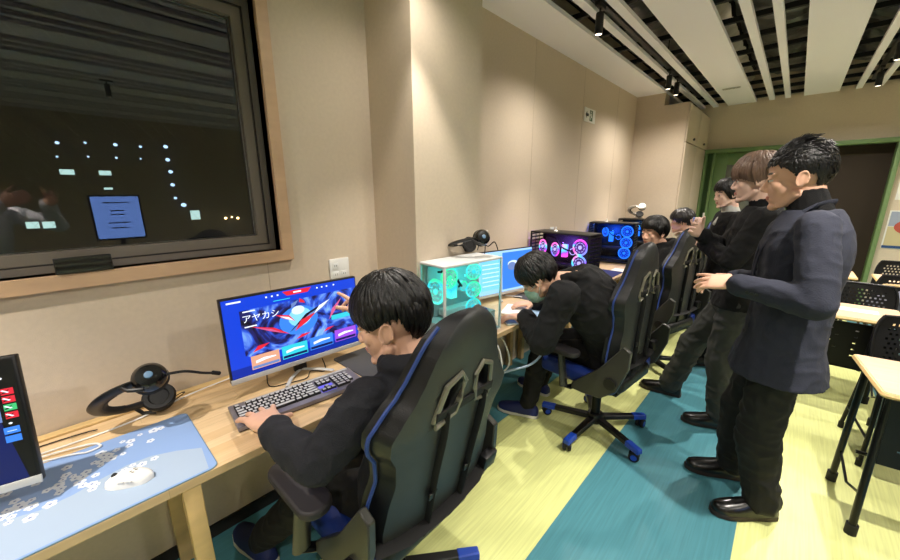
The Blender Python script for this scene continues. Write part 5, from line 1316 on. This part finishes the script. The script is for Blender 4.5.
# second standing man: arms folded
m2 = person('brown haired man in a black sweater and grey trousers standing with folded arms', (-.20, 2.70), dict(
    face=(-1, -.12, 0), s=.985, pelvis=(-.165, 2.72, .865), neck=(-.125, 2.72, 1.40), head=(-.185, 2.72, 1.545), hdir=(-1, -.18, -.08), slouch=.01, vox=.005, nr=.056, skin=M['skin_pale'], hs=1.08,
    armL=dict(wrist=(-.375, 2.70, 1.17), pole=(.6, -.9, -.9), hand=((-.45, .85, .12), (-.8, -.4, .2), (0, 0, 1), dict(curl=(.3, .4, .5, .5), thumb=.4))),
    armR=dict(wrist=(-.385, 2.60, 1.235), pole=(.3, 1.0, -.9), hand=((-.35, -.75, .45), (-.9, .3, .2), (0, 0, 1), dict(curl=(.5, .6, .7, .7), thumb=.4))),
    legL=dict(ankle=(-.145, 2.68, .09), pole=(-1, -.1, .1), foot=(-.95, -.33, 0)), legR=dict(ankle=(-.475, 2.92, .09), pole=(-1, 0, .3), foot=(-.98, -.06, 0)),
    line=hl(.010, -.008, -.006, -.07), hairm=M['hair_brown'], browm=M['hair_brown'], hair=dict(puff=1.11, seed=14, n=420), top=dict(m=M['black_knit'], name='sweater', hem=-.10, fold=.006, turtle=True, tl=.5, inf=.018, sleeve=(.066, .058, .046)),
    legs=dict(m=M['grey_trouser'], r=(.098, .080, .072), cuff=.98, fold=.010), shoe=(M['shoe'], M['sole'])))
m3 = person('person in black with a grey collar standing by the green door with a blue phone', (-.42, 3.75), dict(
    face=(-.9, -.45, 0), s=.93, pelvis=(-.36, 3.78, .82), neck=(-.37, 3.76, 1.325), head=(-.415, 3.72, 1.462), hdir=(-.85, -.62, -.12), slouch=.01, vox=.007, skin=M['skin_pale'], nr=.052,
    armL=dict(wrist=(-.535, 3.50, 1.165), pole=(.3, -.6, -1), hand=((-.25, -.1, 1), (-.2, -1, 0), (-1, 0, 0), dict(curl=(.8, .9, .9, .9), thumb=.3))),
    armR=dict(wrist=(-.60, 3.72, 1.10), pole=(.3, .6, -1), hand=((-.9, -.3, .3), (0, .5, .8), (0, -1, 0))),
    legL=dict(ankle=(-.36, 3.66, .09), pole=(-1, -.1, .1)), legR=dict(ankle=(-.38, 3.88, .09), pole=(-1, 0, .1)),
    line=hl(.035, -.03, -.04, -.085), hair=dict(puff=1.06, seed=17, n=300), top=dict(m=M['black_knit'], name='coat', hem=-.35, flare=.02, fold=.005, inf=.02), legs=dict(m=M['black_trouser'], r=(.085, .065, .055)), shoe=(M['shoe'], M['sole']), cvox=.01))
b = Blob(); b.cap(m3['neck'] + V((0, 0, -.02)), m3['neck'] + V((-.022, -.01, .045)), .064, .056, flat=.98); b.cap(m3['neck'] + V((-.03, -.02, -.03)), m3['neck'] + V((-.09, -.05, -.10)), .045, .02); b.finish('collar', M['grey_hood'], m3['root'], m3['off'], .006, 2)
ph3 = empty('smartphone', (-.575, 3.475, 1.18), radians(10), label='blue cased smartphone held upright by the person at the back', cat='phone')
MB().box((0, 0, .03), (.010, .072, .145), .003).build('body', mat('phone_case_blue', (.35, .48, .78), .4), ph3); MB().box((-.0055, 0, .03), (.0006, .066, .135)).build('screen', M['black_gloss'], ph3)
# the photographer, standing just behind the lens: seen mirrored in the night window
pg = person('person in a light shirt holding a phone up, seen only mirrored in the window', (.28, -.30), dict(
    face=(-.72, .70, 0), s=1.0, pelvis=(.42, -.42, .87), neck=(.36, -.36, 1.42), head=(.31, -.31, 1.55), hdir=(-.72, .70, -.1), slouch=.01, vox=.008,
    armL=dict(wrist=(.02, -.22, 1.43), pole=(-.3, -1, -1), hand=((-.4, .7, .3), (-.8, -.6, 0), (0, 0, 1), dict(curl=(.5, .5, .5, .5)))), armR=dict(wrist=(.20, -.03, 1.43), pole=(1, .3, -1), hand=((-.7, .4, .3), (.6, .8, 0), (0, 0, 1), dict(curl=(.5, .5, .5, .5)))),
    legL=dict(ankle=(.36, -.52, .09), pole=(-.7, .7, .1)), legR=dict(ankle=(.50, -.36, .09), pole=(-.7, .7, .1)),
    line=hl(.04, .01, -.01, -.07), hair=dict(puff=1.05, seed=21, n=260), top=dict(m=M['shirt'], name='shirt', hem=-.2, fold=.006), legs=dict(m=M['black_trouser'], r=(.098, .080, .07)), shoe=(M['shoe'], M['sole']), cvox=.01))
# ------------------------------------------------------------------ camera, world, view
w = bpy.data.worlds.new('night'); SC.world = w; w.use_nodes = True
w.node_tree.nodes['Background'].inputs['Color'].default_value = (.012, .014, .02, 1); w.node_tree.nodes['Background'].inputs['Strength'].default_value = 1
cam = bpy.data.cameras.new('camera'); co = bpy.data.objects.new('camera', cam); COL.objects.link(co); SC.camera = co
cam.sensor_width = 36; cam.sensor_fit = 'HORIZONTAL'; cam.lens = 36 * 362.44 / 900; cam.clip_start = .02; cam.clip_end = 100
a, bb, c = -0.7518088, 0.2353859, -0.00494925
F = V((sin(a) * cos(bb), cos(a) * cos(bb), -sin(bb))); r0 = V((cos(a), -sin(a), 0)); u0 = r0.cross(F)
rr = r0 * cos(c) + u0 * sin(c); uu = u0 * cos(c) - r0 * sin(c)
mm = Matrix((rr, uu, -F)).transposed().to_4x4(); mm.translation = V((0, 0, 1.48)); co.matrix_world = mm
vs = SC.view_settings; vs.view_transform = 'Standard'; vs.look = 'None'; vs.exposure = 0.5; vs.gamma = 1; vs.use_curve_mapping = False
